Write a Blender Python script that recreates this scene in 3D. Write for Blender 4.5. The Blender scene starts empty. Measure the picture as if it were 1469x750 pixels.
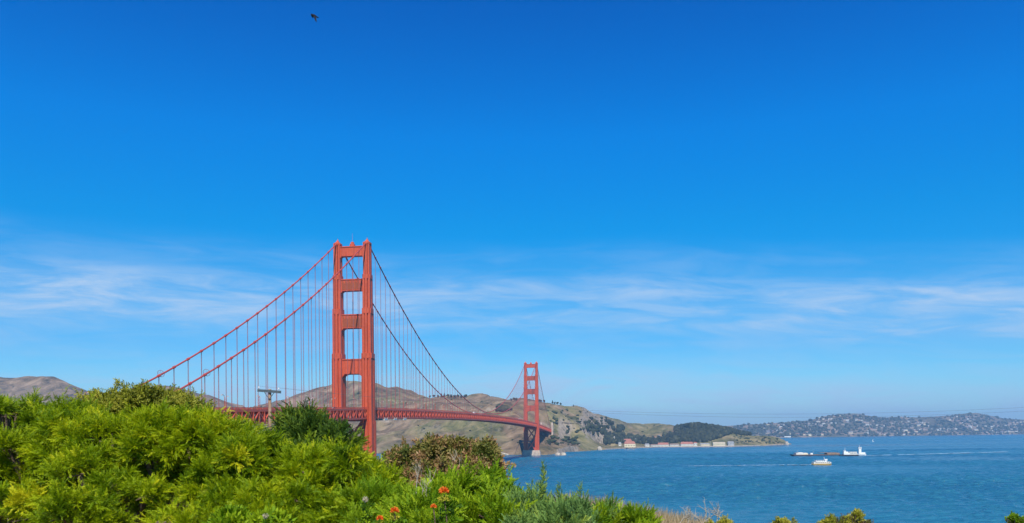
import bpy, math, random
import numpy as np
from mathutils import Vector, noise as mnoise

# ------------------------------------------------------------------ camera, light, exposure
R = math.radians
scene = bpy.context.scene
COL = scene.collection
FPX, CXP, HORY, EYE, ROLL = 1175.0, 734.5, 621.5, 54.0, R(0.5)
cam_data = bpy.data.cameras.new('camera')
cam = bpy.data.objects.new('camera', cam_data)
COL.objects.link(cam)
cam_data.sensor_width = 36.0
cam_data.lens = FPX / 1469.0 * 36.0
cam_data.shift_y = (HORY - 375.0) / 1469.0
cam_data.clip_start, cam_data.clip_end = 0.1, 60000.0
cam.location = (0, 0, EYE)
cam.rotation_euler = (R(90), ROLL, 0)
scene.camera = cam

SUN_EL = R(50)
SUN_H = Vector((0.08, -1.0, 0)).normalized()          # horizontal direction TOWARDS the sun (behind the camera)
SUN_DIR = Vector((SUN_H.x * math.cos(SUN_EL), SUN_H.y * math.cos(SUN_EL), math.sin(SUN_EL)))
sun_data = bpy.data.lights.new('sun', 'SUN')
sun_data.energy, sun_data.angle, sun_data.color = 5.0, R(0.53), (1.0, 0.95, 0.86)
sun = bpy.data.objects.new('sun', sun_data)
COL.objects.link(sun)
sun.rotation_euler = SUN_DIR.to_track_quat('Z', 'Y').to_euler()

world = bpy.data.worlds.new('World')
scene.world = world
world.use_nodes = True


class NT:
    """tiny node-tree helper"""
    def __init__(s, tree):
        s.t = tree
        s.t.nodes.clear()

    def n(s, kind, ins=None, **props):
        nd = s.t.nodes.new(kind)
        for k, v in props.items():
            setattr(nd, k, v)
        for k, v in (ins or {}).items():
            if isinstance(v, bpy.types.NodeSocket):
                s.t.links.new(v, nd.inputs[k])
            else:
                nd.inputs[k].default_value = v
        return nd

    def math(s, op, a, b=None, c=None, clamp=False):
        ins = {0: a}
        if b is not None:
            ins[1] = b
        if c is not None:
            ins[2] = c
        return s.n('ShaderNodeMath', ins, operation=op, use_clamp=clamp).outputs[0]

    def ramp(s, fac, stops, interp='LINEAR'):
        nd = s.n('ShaderNodeValToRGB', {0: fac})
        cr = nd.color_ramp
        cr.interpolation = interp
        while len(cr.elements) < len(stops):
            cr.elements.new(0.5)
        for e, (p, c) in zip(cr.elements, stops):
            e.position = p
            e.color = (c[0], c[1], c[2], 1.0) if hasattr(c, '__len__') else (c, c, c, 1.0)
        return nd.outputs[0]

    def mix(s, fac, a, b, blend='MIX'):
        nd = s.n('ShaderNodeMix', data_type='RGBA', blend_type=blend)
        for idx, v in ((0, fac), (6, a), (7, b)):
            if isinstance(v, bpy.types.NodeSocket):
                s.t.links.new(v, nd.inputs[idx])
            else:
                nd.inputs[idx].default_value = v if not hasattr(v, '__len__') or len(v) == 4 else (*v, 1.0)
        return nd.outputs[2]

    def noise(s, vec, scale, detail=4.0, rough=0.55, dist=0.0):
        nd = s.n('ShaderNodeTexNoise', {'Scale': scale, 'Detail': detail, 'Roughness': rough, 'Distortion': dist})
        if vec is not None:
            s.t.links.new(vec, nd.inputs['Vector'])
        return nd.outputs['Fac']


w = NT(world.node_tree)
sky = w.n('ShaderNodeTexSky', sky_type='NISHITA', sun_disc=False)
sky.sun_elevation = SUN_EL
sky.sun_rotation = math.atan2(SUN_H.x, SUN_H.y)
sky.altitude = 60.0
sky.air_density, sky.dust_density, sky.ozone_density = 1.0, 0.35, 2.2
hsv = w.n('ShaderNodeHueSaturation', {'Hue': 0.497, 'Saturation': 1.35, 'Value': 1.0, 'Fac': 1.0, 'Color': sky.outputs[0]})
# thin cirrus: bands placed by azimuth / elevation on the sky sphere
geo = w.n('ShaderNodeTexCoord')
sep = w.n('ShaderNodeSeparateXYZ', {0: geo.outputs['Generated']})
elev = w.math('ARCSINE', sep.outputs[2])
azim = w.math('ARCTAN2', sep.outputs[0], sep.outputs[1])
warp = w.n('ShaderNodeCombineXYZ', {0: w.math('MULTIPLY', azim, 2.2), 1: w.math('MULTIPLY', elev, 9.0), 2: 3.7})
wn = w.noise(warp.outputs[0], 1.6, 3.0)
elw = w.math('ADD', elev, w.math('MULTIPLY', w.math('SUBTRACT', wn, 0.5), 0.014))
elw = w.math('ADD', elw, w.math('MULTIPLY', w.math('MAXIMUM', w.math('SUBTRACT', azim, 0.15), 0.0), 0.085))
cv = w.n('ShaderNodeCombineXYZ', {0: w.math('MULTIPLY', azim, 8.5), 1: w.math('MULTIPLY', elw, 52.0), 2: 1.3})
f1 = w.noise(cv.outputs[0], 1.0, 7.0, 0.62, 0.5)
cv2 = w.n('ShaderNodeCombineXYZ', {0: w.math('MULTIPLY', azim, 1.5), 1: w.math('MULTIPLY', elw, 7.0), 2: 8.3})
f2 = w.noise(cv2.outputs[0], 1.0, 3.0, 0.5)
band = w.ramp(w.math('MULTIPLY', elw, 4.0), [(0.0, 0.80), (0.20, 0.85), (0.34, 0.30), (0.46, 0.40), (0.56, 1.0), (0.68, 1.0), (0.78, 0.25), (0.95, 0.0)], 'EASE')
wisp = w.ramp(f1, [(0.33, 0.0), (0.72, 1.0)], 'EASE')
broad = w.ramp(f2, [(0.28, 0.55), (0.52, 1.0)], 'EASE')
cloud = w.math('MULTIPLY', w.math('MULTIPLY', band, broad), w.math('MULTIPLY_ADD', wisp, 0.75, 0.25))
cloud = w.math('MULTIPLY', cloud, 1.05, clamp=True)
srgb = w.n('ShaderNodeSeparateColor', {0: hsv.outputs[0]})
gr = w.math('MULTIPLY', w.math('POWER', w.math('MULTIPLY', srgb.outputs[0], 0.1), 1.9), 6.6)
gg = w.math('MULTIPLY', w.math('POWER', w.math('MULTIPLY', srgb.outputs[1], 0.1), 1.0), 6.4)
gb = w.math('MULTIPLY', w.math('POWER', w.math('MULTIPLY', srgb.outputs[2], 0.1), 0.58), 7.3)
deep = w.ramp(w.math('MULTIPLY', elev, 2.0), [(0.0, (0.9, 0.98, 1.0)), (0.09, (0.92, 0.95, 1.0)), (0.21, (0.9, 0.86, 0.96)), (0.36, (0.6, 0.93, 0.92)), (0.49, (0.2, 1.0, 0.92)), (0.69, (0.05, 1.06, 0.98)), (0.96, (0.0, 0.80, 0.79)), (1.0, (0.0, 0.76, 0.76))])
graded = w.n('ShaderNodeMix', data_type='RGBA', blend_type='MULTIPLY')
graded.inputs[0].default_value = 1.0
w.t.links.new(deep, graded.inputs[7])
comb = w.n('ShaderNodeCombineColor', {0: gr, 1: w.math('MULTIPLY', gg, 1.2), 2: w.math('MULTIPLY', gb, 1.25)})
w.t.links.new(comb.outputs[0], graded.inputs[6])
skyc = w.mix(cloud, graded.outputs[2], (3.3, 4.7, 6.6, 1.0))
bg = w.n('ShaderNodeBackground', {'Color': skyc, 'Strength': 0.12})
w.n('ShaderNodeOutputWorld', {0: bg.outputs[0]})

vs = scene.view_settings
vs.view_transform, vs.look, vs.exposure, vs.gamma = 'Standard', 'None', 0.2, 1.0
vs.use_curve_mapping = False
scene.cycles.volume_bounces = 1
scene.cycles.max_bounces = 8
scene.cycles.transparent_max_bounces = 8
scene.cycles.use_denoising = True

HAZE_DENSITY = 7.2e-5


# ------------------------------------------------------------------ projection helpers
def at(px, py, depth):
    """world point seen at photograph pixel (px, py) at a given depth"""
    cx, cy = (px - CXP) / FPX, -(py - HORY) / FPX
    c, s = math.cos(ROLL), math.sin(ROLL)
    return Vector((depth * (cx * c + cy * s), depth, EYE + depth * (-cx * s + cy * c)))


def hor(px):
    return HORY - math.tan(ROLL) * (px - CXP)


def m_per_px(depth):
    return depth / FPX


def interp(x, table):
    xs = [t[0] for t in table]
    ys = [t[1] for t in table]
    return np.interp(x, xs, ys)


# ------------------------------------------------------------------ materials
def material(name):
    m = bpy.data.materials.new(name)
    m.use_nodes = True
    return m, NT(m.node_tree)


def simple(name, col, rough=0.6, var=0.15, scale=1.0, metallic=0.0, spec=0.5, bump=0.0, bscale=None):
    m, t = material(name)
    tc = t.n('ShaderNodeTexCoord')
    f = t.noise(tc.outputs['Object'], scale, 5.0)
    dk = tuple(c * (1 - var) for c in col)
    lt = tuple(min(1.0, c * (1 + var)) for c in col)
    c = t.ramp(f, [(0.3, dk), (0.7, lt)])
    ins = {'Base Color': c, 'Roughness': rough, 'Metallic': metallic, 'Specular IOR Level': spec}
    if bump:
        b = t.n('ShaderNodeBump', {'Strength': bump, 'Distance': 0.1, 'Height': t.noise(tc.outputs['Object'], bscale or scale * 6, 4.0)})
        ins['Normal'] = b.outputs[0]
    p = t.n('ShaderNodeBsdfPrincipled', ins)
    t.n('ShaderNodeOutputMaterial', {0: p.outputs[0]})
    return m


def leaf_material(name, stops, rough=0.5, trans=0.18, tgain=1.5):
    """leaf colour picked per shoot from the 'tint' attribute, thin translucent leaves"""
    m, t = material(name)
    a = t.n('ShaderNodeAttribute', attribute_name='tint')
    c = t.ramp(a.outputs['Fac'], stops)
    p = t.n('ShaderNodeBsdfPrincipled', {'Base Color': c, 'Roughness': rough, 'Specular IOR Level': 0.14})
    tcol = t.mix(1.0, c, (tgain, tgain * 1.0, tgain * 0.5, 1.0), 'MULTIPLY')
    tr = t.n('ShaderNodeBsdfTranslucent', {'Color': tcol})
    mx = t.n('ShaderNodeMixShader', {0: trans, 1: p.outputs[0], 2: tr.outputs[0]})
    t.n('ShaderNodeOutputMaterial', {0: mx.outputs[0]})
    return m


def orange_paint(name, base, streak=0.3):
    m, t = material(name)
    tc = t.n('ShaderNodeTexCoord')
    mp = t.n('ShaderNodeMapping', {'Vector': tc.outputs['Object'], 'Scale': (0.8, 0.8, 0.035)})
    f = t.noise(mp.outputs[0], 1.0, 6.0, 0.6)
    g = t.noise(tc.outputs['Object'], 0.12, 4.0)
    c1 = t.ramp(f, [(0.3, tuple(x * (1 - streak) for x in base)), (0.55, base), (0.8, tuple(min(1, x * 1.12) for x in base))])
    h2 = t.noise(tc.outputs['Object'], 0.55, 5.0, 0.7)
    c1 = t.mix(1.0, c1, t.ramp(h2, [(0.35, (0.80, 0.74, 0.74)), (0.6, (1.0, 1.0, 1.0)), (0.75, (1.08, 1.25, 1.25))]), 'MULTIPLY')
    c2 = t.mix(t.math('MULTIPLY', g, 0.35), c1, (base[0] * 0.75, base[1] * 1.35, base[2] * 1.5, 1.0))
    p = t.n('ShaderNodeBsdfPrincipled', {'Base Color': c2, 'Roughness': 0.5, 'Specular IOR Level': 0.35})
    t.n('ShaderNodeOutputMaterial', {0: p.outputs[0]})
    return m


M = {}
M['orange'] = orange_paint('orange_paint', (0.60, 0.082, 0.026), 0.42)
M['orange_deep'] = orange_paint('orange_paint_truss', (0.70, 0.105, 0.050))
M['cable'] = orange_paint('cable_paint', (0.50, 0.07, 0.05), 0.15)
M['rope'] = orange_paint('rope_paint', (0.34, 0.09, 0.09), 0.1)
M['panel'] = orange_paint('panel_paint', (0.36, 0.085, 0.03), 0.5)
M['asphalt'] = simple('asphalt', (0.05, 0.05, 0.052), 0.9, 0.2, 0.3)
M['concrete'] = simple('concrete', (0.46, 0.36, 0.28), 0.85, 0.25, 0.15)
M['white_paint'] = simple('white_paint', (0.78, 0.78, 0.76), 0.4, 0.05, 0.5)
M['cream'] = simple('cream_wall', (0.72, 0.62, 0.42), 0.7, 0.08, 0.1)
M['offwhite'] = simple('pale_wall', (0.64, 0.61, 0.54), 0.7, 0.08, 0.1)
M['greywall'] = simple('grey_wall', (0.42, 0.42, 0.42), 0.7, 0.1, 0.1)
M['tanwall'] = simple('tan_wall', (0.52, 0.42, 0.30), 0.7, 0.1, 0.1)
M['redroof'] = simple('red_roof', (0.34, 0.13, 0.09), 0.8, 0.2, 0.2)
M['greyroof'] = simple('grey_roof', (0.28, 0.28, 0.29), 0.8, 0.2, 0.2)
M['brownroof'] = simple('brown_roof', (0.22, 0.15, 0.11), 0.8, 0.2, 0.2)
M['far_pale'] = simple('muted_pale_wall', (0.62, 0.60, 0.55), 0.8, 0.1, 0.1)  # muted wall tones, used only for the small far-shore houses
M['far_cream'] = simple('muted_cream_wall', (0.58, 0.50, 0.36), 0.8, 0.1, 0.1)
M['far_tan'] = simple('muted_tan_wall', (0.40, 0.31, 0.23), 0.8, 0.1, 0.1)
M['far_grey'] = simple('muted_grey_wall', (0.26, 0.26, 0.27), 0.8, 0.1, 0.1)
M['glass'] = simple('dark_glass', (0.03, 0.04, 0.05), 0.15, 0.2, 0.5)
M['black'] = simple('black_paint', (0.02, 0.02, 0.022), 0.5, 0.2, 0.5)
M['dark_hull'] = simple('dark_hull', (0.045, 0.04, 0.045), 0.5, 0.3, 0.2)
M['rust'] = simple('rust_deck', (0.27, 0.18, 0.12), 0.85, 0.35, 0.25)
M['yellow'] = simple('yellow_hull', (0.75, 0.42, 0.10), 0.5, 0.1, 0.3)
M['rubber'] = simple('rubber', (0.02, 0.02, 0.02), 0.8, 0.1, 1.0)
M['bluecar'] = simple('blue_car_paint', (0.06, 0.12, 0.3), 0.3, 0.05, 1.0)
M['greycar'] = simple('grey_car_paint', (0.3, 0.31, 0.33), 0.3, 0.05, 1.0)
M['pole_wood'] = simple('pole_wood', (0.36, 0.225, 0.145), 0.9, 0.3, 3.0, bump=0.3)
M['arm_wood'] = simple('arm_wood', (0.06, 0.085, 0.10), 0.9, 0.25, 3.0)
M['ceramic'] = simple('insulator', (0.55, 0.58, 0.60), 0.2, 0.1, 4.0)
M['wire'] = simple('wire', (0.06, 0.07, 0.08), 0.6, 0.1, 1.0)
M['bark'] = simple('bark', (0.13, 0.085, 0.055), 0.95, 0.35, 6.0, bump=0.4)
M['twig'] = simple('pale_twig', (0.42, 0.36, 0.27), 0.95, 0.2, 6.0)
M['feather'] = simple('bird_plumage', (0.005, 0.005, 0.007), 0.9, 0.2, 4.0)
M['rock'] = simple('sea_rock', (0.40, 0.33, 0.26), 0.95, 0.35, 0.12, bump=0.8)
M['palerock'] = simple('pale_rock', (0.42, 0.36, 0.28), 0.95, 0.3, 0.12, bump=0.8)
M['dark_wood'] = simple('pier_timber', (0.16, 0.10, 0.08), 0.9, 0.3, 0.3)
M['foam'] = None


# ------------------------------------------------------------------ mesh helpers
class MB:
    def __init__(s):
        s.v, s.f = [], []

    def add(s, vs_, fs_):
        o = len(s.v)
        s.v += [tuple(p) for p in vs_]
        s.f += [tuple(i + o for i in f) for f in fs_]
        return s

    def box(s, c, size, rz=0.0):
        hx, hy, hz = size[0] / 2, size[1] / 2, size[2] / 2
        cr, sr = math.cos(rz), math.sin(rz)
        vs_ = []
        for dz in (-hz, hz):
            for dx, dy in ((-hx, -hy), (hx, -hy), (hx, hy), (-hx, hy)):
                vs_.append((c[0] + dx * cr - dy * sr, c[1] + dx * sr + dy * cr, c[2] + dz))
        return s.add(vs_, [(3, 2, 1, 0), (4, 5, 6, 7), (0, 1, 5, 4), (1, 2, 6, 5), (2, 3, 7, 6), (3, 0, 4, 7)])

    def bar(s, a, b, wx, wz=None):
        """box-section beam from a to b"""
        wz = wz or wx
        a, b = Vector(a), Vector(b)
        d = (b - a).normalized()
        ref = Vector((0, 0, 1)) if abs(d.z) < 0.9 else Vector((0, 1, 0))
        e1 = d.cross(ref).normalized() * (wx / 2)
        e2 = d.cross(e1).normalized() * (wz / 2)
        vs_ = [p + q for p in (a, b) for q in (-e1 - e2, e1 - e2, e1 + e2, -e1 + e2)]
        return s.add(vs_, [(3, 2, 1, 0), (4, 5, 6, 7), (0, 1, 5, 4), (1, 2, 6, 5), (2, 3, 7, 6), (3, 0, 4, 7)])

    def tube(s, pts, rad, seg=6, caps=True):
        pts = [Vector(p) for p in pts]
        n = len(pts)
        rad = [rad] * n if not hasattr(rad, '__len__') else rad
        vs_, fs_ = [], []
        prev = None
        for i, p in enumerate(pts):
            d = (pts[min(i + 1, n - 1)] - pts[max(i - 1, 0)])
            d = d.normalized() if d.length > 1e-9 else Vector((0, 0, 1))
            if prev is None:
                ref = Vector((0, 0, 1)) if abs(d.z) < 0.9 else Vector((1, 0, 0))
                e1 = d.cross(ref).normalized()
            else:
                e1 = (prev - d * prev.dot(d)).normalized()
            prev = e1
            e2 = d.cross(e1)
            for k in range(seg):
                a = 2 * math.pi * k / seg
                vs_.append(p + (e1 * math.cos(a) + e2 * math.sin(a)) * rad[i])
        for i in range(n - 1):
            for k in range(seg):
                k2 = (k + 1) % seg
                fs_.append((i * seg + k, i * seg + k2, (i + 1) * seg + k2, (i + 1) * seg + k))
        if caps:
            fs_.append(tuple(range(seg))[::-1])
            fs_.append(tuple((n - 1) * seg + k for k in range(seg)))
        return s.add(vs_, fs_)

    def prism(s, poly, z0, z1, top_scale=1.0, c=(0, 0)):
        """poly in xy, extruded in z"""
        n = len(poly)
        vs_ = [(x, y, z0) for x, y in poly] + [(c[0] + (x - c[0]) * top_scale, c[1] + (y - c[1]) * top_scale, z1) for x, y in poly]
        fs_ = [tuple(range(n))[::-1], tuple(range(n, 2 * n))]
        fs_ += [(i, (i + 1) % n, n + (i + 1) % n, n + i) for i in range(n)]
        return s.add(vs_, fs_)

    def plate(s, poly, y0, y1):
        """poly in xz, extruded along y"""
        n = len(poly)
        vs_ = [(x, y0, z) for x, z in poly] + [(x, y1, z) for x, z in poly]
        fs_ = [tuple(range(n)), tuple(range(n, 2 * n))[::-1]]
        fs_ += [((i + 1) % n, i, n + i, n + (i + 1) % n) for i in range(n)]
        return s.add(vs_, fs_)

    def build(s, name, mat, parent=None, smooth=False, loc=None, rz=0.0):
        me = bpy.data.meshes.new(name)
        me.from_pydata(s.v, [], s.f)
        me.update()
        if smooth:
            me.polygons.foreach_set('use_smooth', [True] * len(me.polygons))
        if mat is not None:
            me.materials.append(mat)
        o = bpy.data.objects.new(name, me)
        COL.objects.link(o)
        if loc is not None:
            o.location = loc
        o.rotation_euler.z = rz
        if parent is not None:
            o.parent = parent
        return o


def np_mesh(name, V, F, mat, parent=None, smooth=False, tint=None, loc=None):
    """V (n,3), F (m,k) numpy arrays with constant k"""
    V = np.asarray(V, dtype=np.float32)
    F = np.asarray(F, dtype=np.int32)
    k = F.shape[1]
    me = bpy.data.meshes.new(name)
    me.vertices.add(len(V))
    me.vertices.foreach_set('co', V.ravel())
    me.loops.add(F.size)
    me.loops.foreach_set('vertex_index', F.ravel())
    me.polygons.add(len(F))
    me.polygons.foreach_set('loop_start', np.arange(0, F.size, k, dtype=np.int32))
    if smooth:
        me.polygons.foreach_set('use_smooth', np.ones(len(F), dtype=bool))
    me.update(calc_edges=True)
    if tint is not None:
        a = me.attributes.new('tint', 'FLOAT', 'POINT')
        a.data.foreach_set('value', np.asarray(tint, dtype=np.float32))
    me.materials.append(mat)
    o = bpy.data.objects.new(name, me)
    COL.objects.link(o)
    if parent is not None:
        o.parent = parent
    if loc is not None:
        o.location = loc
    return o


def tag(o, label=None, cat=None, group=None, kind=None):
    if label:
        o['label'] = label
    if cat:
        o['category'] = cat
    if group:
        o['group'] = group
    if kind:
        o['kind'] = kind
    return o


def empty(name, loc=(0, 0, 0), rz=0.0, label=None, cat=None, group=None):
    o = bpy.data.objects.new(name, None)
    COL.objects.link(o)
    o.location = loc
    o.rotation_euler.z = rz
    return tag(o, label, cat, group)


def copy_tree(o, parent=None):
    c = o.copy()
    COL.objects.link(c)
    if parent is not None:
        c.parent = parent
    for ch in list(o.children):
        copy_tree(ch, c)
    return c


def fbm(x, y, s, oct_=4, seed=0.0):
    return mnoise.fractal(Vector((x * s, y * s, seed)), 1.0, 2.0, oct_)


# ------------------------------------------------------------------ water
def make_water():
    m, t = material('sea_water')
    tc = t.n('ShaderNodeTexCoord')
    P = tc.outputs['Object']
    n1 = t.noise(P, 0.035, 3.0, 0.5)
    n2 = t.noise(P, 0.16, 4.0, 0.6)
    n3 = t.noise(P, 0.7, 3.0, 0.6)
    hgt = t.math('ADD', t.math('MULTIPLY', n1, 2.6), t.math('ADD', t.math('MULTIPLY', n2, 1.5), t.math('MULTIPLY', n3, 0.35)))
    bump = t.n('ShaderNodeBump', {'Strength': 1.0, 'Distance': 1.7, 'Height': hgt})
    lanes = t.n('ShaderNodeMapping', {'Vector': P, 'Scale': (0.0011, 0.0035, 1.0), 'Rotation': (0, 0, 0.2)})
    lf = t.noise(lanes.outputs[0], 1.0, 5.0, 0.6, 0.6)
    base = t.ramp(lf, [(0.32, (0.010, 0.080, 0.150)), (0.68, (0.025, 0.160, 0.235))])
    p = t.n('ShaderNodeBsdfPrincipled', {'Base Color': base, 'Roughness': t.ramp(lf, [(0.35, 0.12), (0.65, 0.34)]), 'IOR': 1.33, 'Specular IOR Level': 0.5,
                                         'Normal': bump.outputs[0]})
    t.n('ShaderNodeOutputMaterial', {0: p.outputs[0]})
    xs = np.array([-9000, -3000, -800, 0, 800, 3000, 9500.0])
    ys = np.array([-2500, 0, 400, 1000, 2000, 4000, 7000, 12500.0])
    V0 = np.array([(x, y, -0.55) for y in ys for x in xs])
    nx = len(xs)
    F0 = np.array([(j * nx + i, j * nx + i + 1, (j + 1) * nx + i + 1, (j + 1) * nx + i) for j in range(len(ys) - 1) for i in range(nx - 1)])
    # open water with real waves
    rg = np.random.default_rng(5)
    bear = np.arange(-0.16, 0.80, 0.0030)
    rows = [330.0]
    while rows[-1] < 2450:
        rows.append(rows[-1] + 1.7 + max(0.0, rows[-1] - 600) * 0.0022)
    rows = np.array(rows)
    Y, B = np.meshgrid(rows, bear, indexing='ij')
    X = Y * B
    Z = np.zeros_like(X)
    for k in range(46):
        lam = math.exp(rg.uniform(math.log(5.5), math.log(30.0)))
        a = rg.normal(-1.25, 0.55)
        amp = 0.0230 * lam ** 0.85 * rg.uniform(0.6, 1.3)
        fade = np.clip((lam / (Y * 0.0030 + 1.2) - 1.6) / 1.5, 0, 1)
        ph = 2 * math.pi / lam * (X * math.cos(a) + Y * math.sin(a)) + rg.uniform(0, 6.28)
        Z += amp * fade * np.sin(ph + 0.35 * np.sin(ph))
    gust = 0.80 + 0.62 * np.sin(X * 0.006 + 1.3 * np.sin(Y * 0.004)) * np.sin(Y * 0.009 + 0.8 * np.sin(X * 0.003))
    Z *= gust
    edge = np.minimum(np.clip((Y - 330) / 60, 0, 1) * np.clip((2450 - Y) / 250, 0, 1), np.clip((B + 0.16) / 0.03, 0, 1) * np.clip((0.797 - B) / 0.03, 0, 1))
    Z = Z * edge - 0.55 * (1 - edge) - 0.02
    V1 = np.stack([X, Y, Z], -1).reshape(-1, 3)
    I = np.arange(X.size).reshape(X.shape) + len(V0)
    F1 = np.stack([I[:-1, :-1], I[:-1, 1:], I[1:, 1:], I[1:, :-1]], -1).reshape(-1, 4)
    return tag(np_mesh('water', np.vstack([V0, V1]), np.vstack([F0, F1]), m, smooth=True), kind='structure')


make_water()


# ------------------------------------------------------------------ far terrain
class Terrain:
    """heightfield on columns (photo bearing) x depth rows"""
    def __init__(s, us, ds, zfun):
        s.us, s.ds = us, ds
        s.Z = np.zeros((len(us), len(ds[0])))
        s.X = np.zeros_like(s.Z)
        for i, u in enumerate(us):
            for j, d in enumerate(ds[i]):
                p = at(u, hor(u), d)
                s.X[i, j] = p.x
                s.Z[i, j] = zfun(i, u, d, p.x)

    def build(s, name, mat):
        nu, nd = s.Z.shape
        D = np.array(s.ds)
        V = np.stack([s.X, D, s.Z], -1).reshape(-1, 3)
        I = np.arange(nu * nd).reshape(nu, nd)
        F = np.stack([I[:-1, :-1], I[1:, :-1], I[1:, 1:], I[:-1, 1:]], -1).reshape(-1, 4)
        return tag(np_mesh(name, V, F, mat, smooth=True), kind='structure')

    def column(s, u):
        i = int(np.clip(np.searchsorted(s.us, u) - 1, 0, len(s.us) - 2))
        k = (u - s.us[i]) / (s.us[i + 1] - s.us[i])
        d = np.array(s.ds[i]) * (1 - k) + np.array(s.ds[i + 1]) * k
        return d, s.Z[i] * (1 - k) + s.Z[i + 1] * k

    def place(s, u, y):
        """first point of the terrain, going away from the eye, that shows at pixel height y or above"""
        d, z = s.column(u)
        yi = hor(u) - (z - EYE) / d * FPX
        ok = np.where((yi <= y) & (z > 0.5))[0]
        j = ok[0] if len(ok) else int(np.argmin(yi))
        if j > 0 and len(ok) and yi[j - 1] > y:
            k = (yi[j - 1] - y) / (yi[j - 1] - yi[j])
            dd, zz = d[j - 1] * (1 - k) + d[j] * k, z[j - 1] * (1 - k) + z[j] * k
        else:
            dd, zz = d[j], z[j]
        p = at(u, hor(u), dd)
        return Vector((p.x, dd, zz))


def hill_material(name, kind):
    m, t = material(name)
    tc = t.n('ShaderNodeTexCoord')
    P = tc.outputs['Object']
    big = t.noise(P, 0.0035, 5.0, 0.6, 0.8)
    mid = t.noise(P, 0.014, 6.0, 0.65, 0.6)
    fine = t.noise(P, 0.09, 5.0, 0.7)
    g = t.n('ShaderNodeNewGeometry')
    nz = t.n('ShaderNodeSeparateXYZ', {0: g.outputs['Normal']}).outputs[2]
    if kind == 'marin':
        grass = t.ramp(mid, [(0.34, (0.078, 0.082, 0.030)), (0.5, (0.165, 0.148, 0.060)), (0.64, (0.29, 0.23, 0.115))])
        earth = t.ramp(mid, [(0.34, (0.095, 0.068, 0.038)), (0.52, (0.205, 0.140, 0.080)), (0.66, (0.34, 0.24, 0.15))])
        px_ = t.n('ShaderNodeSeparateXYZ', {0: P}).outputs[0]
        soil = t.math('ADD', big, t.math('MULTIPLY_ADD', px_, -0.00010, 0.005))   # barer, redder soil to the west
        c = t.mix(t.ramp(soil, [(0.42, 0.0), (0.58, 1.0)]), grass, earth)
        rock = t.ramp(fine, [(0.3, (0.20, 0.15, 0.105)), (0.5, (0.33, 0.26, 0.19)), (0.68, (0.46, 0.38, 0.29))])
        steep = t.ramp(t.math('ADD', nz, t.math('MULTIPLY', t.math('SUBTRACT', mid, 0.5), 0.5)), [(0.60, 1.0), (0.80, 0.0)])
        c = t.mix(steep, c, rock)
        scr = t.ramp(t.math('ADD', t.math('MULTIPLY', fine, 0.5), t.math('MULTIPLY', mid, 0.5)), [(0.38, 1.0), (0.47, 0.0)])
        c = t.mix(t.math('MULTIPLY', scr, 0.75), c, (0.035, 0.042, 0.022, 1.0))
    else:
        wood = t.ramp(mid, [(0.35, (0.06, 0.065, 0.04)), (0.6, (0.15, 0.13, 0.08))])
        bare = t.ramp(fine, [(0.3, (0.22, 0.16, 0.11)), (0.7, (0.32, 0.25, 0.18))])
        c = t.mix(t.ramp(big, [(0.46, 0.0), (0.56, 1.0)]), wood, bare)
    b = t.n('ShaderNodeBump', {'Strength': 1.0, 'Distance': 9.0, 'Height': t.math('ADD', mid, t.math('MULTIPLY', fine, 0.35))})
    p = t.n('ShaderNodeBsdfPrincipled', {'Base Color': c, 'Roughness': 0.95, 'Specular IOR Level': 0.1, 'Normal': b.outputs[0]})
    t.n('ShaderNodeOutputMaterial', {0: p.outputs[0]})
    return m


SKYLINE = [(-300, 548), (-120, 542), (0, 541), (35, 541), (62, 540), (80, 542), (100, 550), (125, 560), (160, 566), (190, 562), (225, 553), (250, 555), (265, 560),
           (300, 568), (325, 577), (343, 582), (368, 583), (390, 578), (415, 568), (440, 560), (460, 553), (480, 549), (510, 546),
           (530, 545), (545, 550), (556, 555), (575, 557.5), (590, 559), (605, 566), (618, 570), (640, 569), (665, 570), (680, 566.5), (690, 564.5), (700, 567),
           (712, 571), (728, 575.5), (740, 574), (752, 573), (765, 575), (790, 577.5), (800, 578.5), (825, 583), (835, 585), (850, 591.5), (870, 598), (885, 602),
           (900, 606), (915, 607.5), (930, 608), (945, 607), (960, 608.5), (975, 613), (1000, 613), (1030, 616), (1060, 622), (1080, 625), (1100, 625.5),
           (1115, 627), (1125, 631), (1131, 636.0), (1136, 640)]
SHORE_D = [(-300, 3100), (0, 3000), (300, 2800), (450, 2600), (560, 2350), (660, 2120), (720, 2060), (760, 2035), (785, 2020), (800, 2080), (820, 2330), (860, 2560),
           (900, 2760), (950, 2940), (1050, 2960), (1100, 3090), (1125, 3230), (1136, 3300)]
SKY_D = [(-300, 4600), (0, 4400), (250, 4200), (343, 4300), (400, 3700), (540, 3500), (620, 3500), (690, 3400), (740, 3000), (800, 2900), (835, 3000), (870, 3500),
         (930, 3900), (965, 3700), (990, 3350), (1060, 3330), (1100, 3290), (1125, 3330), (1136, 3350)]
# heights in the picture at 35 % and 70 % of the way from shore to skyline
Y35 = [(-300, 608), (300, 608), (500, 606), (600, 606), (660, 600), (720, 596), (745, 602), (775, 615), (790, 628), (805, 634), (830, 628), (860, 632), (880, 637), (950, 637),
       (985, 630), (1030, 629), (1060, 631), (1090, 631), (1125, 634), (1136, 641)]
Y70 = [(-300, 575), (300, 590), (420, 590), (520, 578), (600, 580), (660, 578), (700, 582), (745, 584), (775, 592), (800, 598), (830, 600), (850, 607), (880, 621), (930, 624),
       (960, 622), (985, 620), (1030, 620), (1060, 625), (1090, 628), (1125, 632), (1136, 641)]


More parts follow.
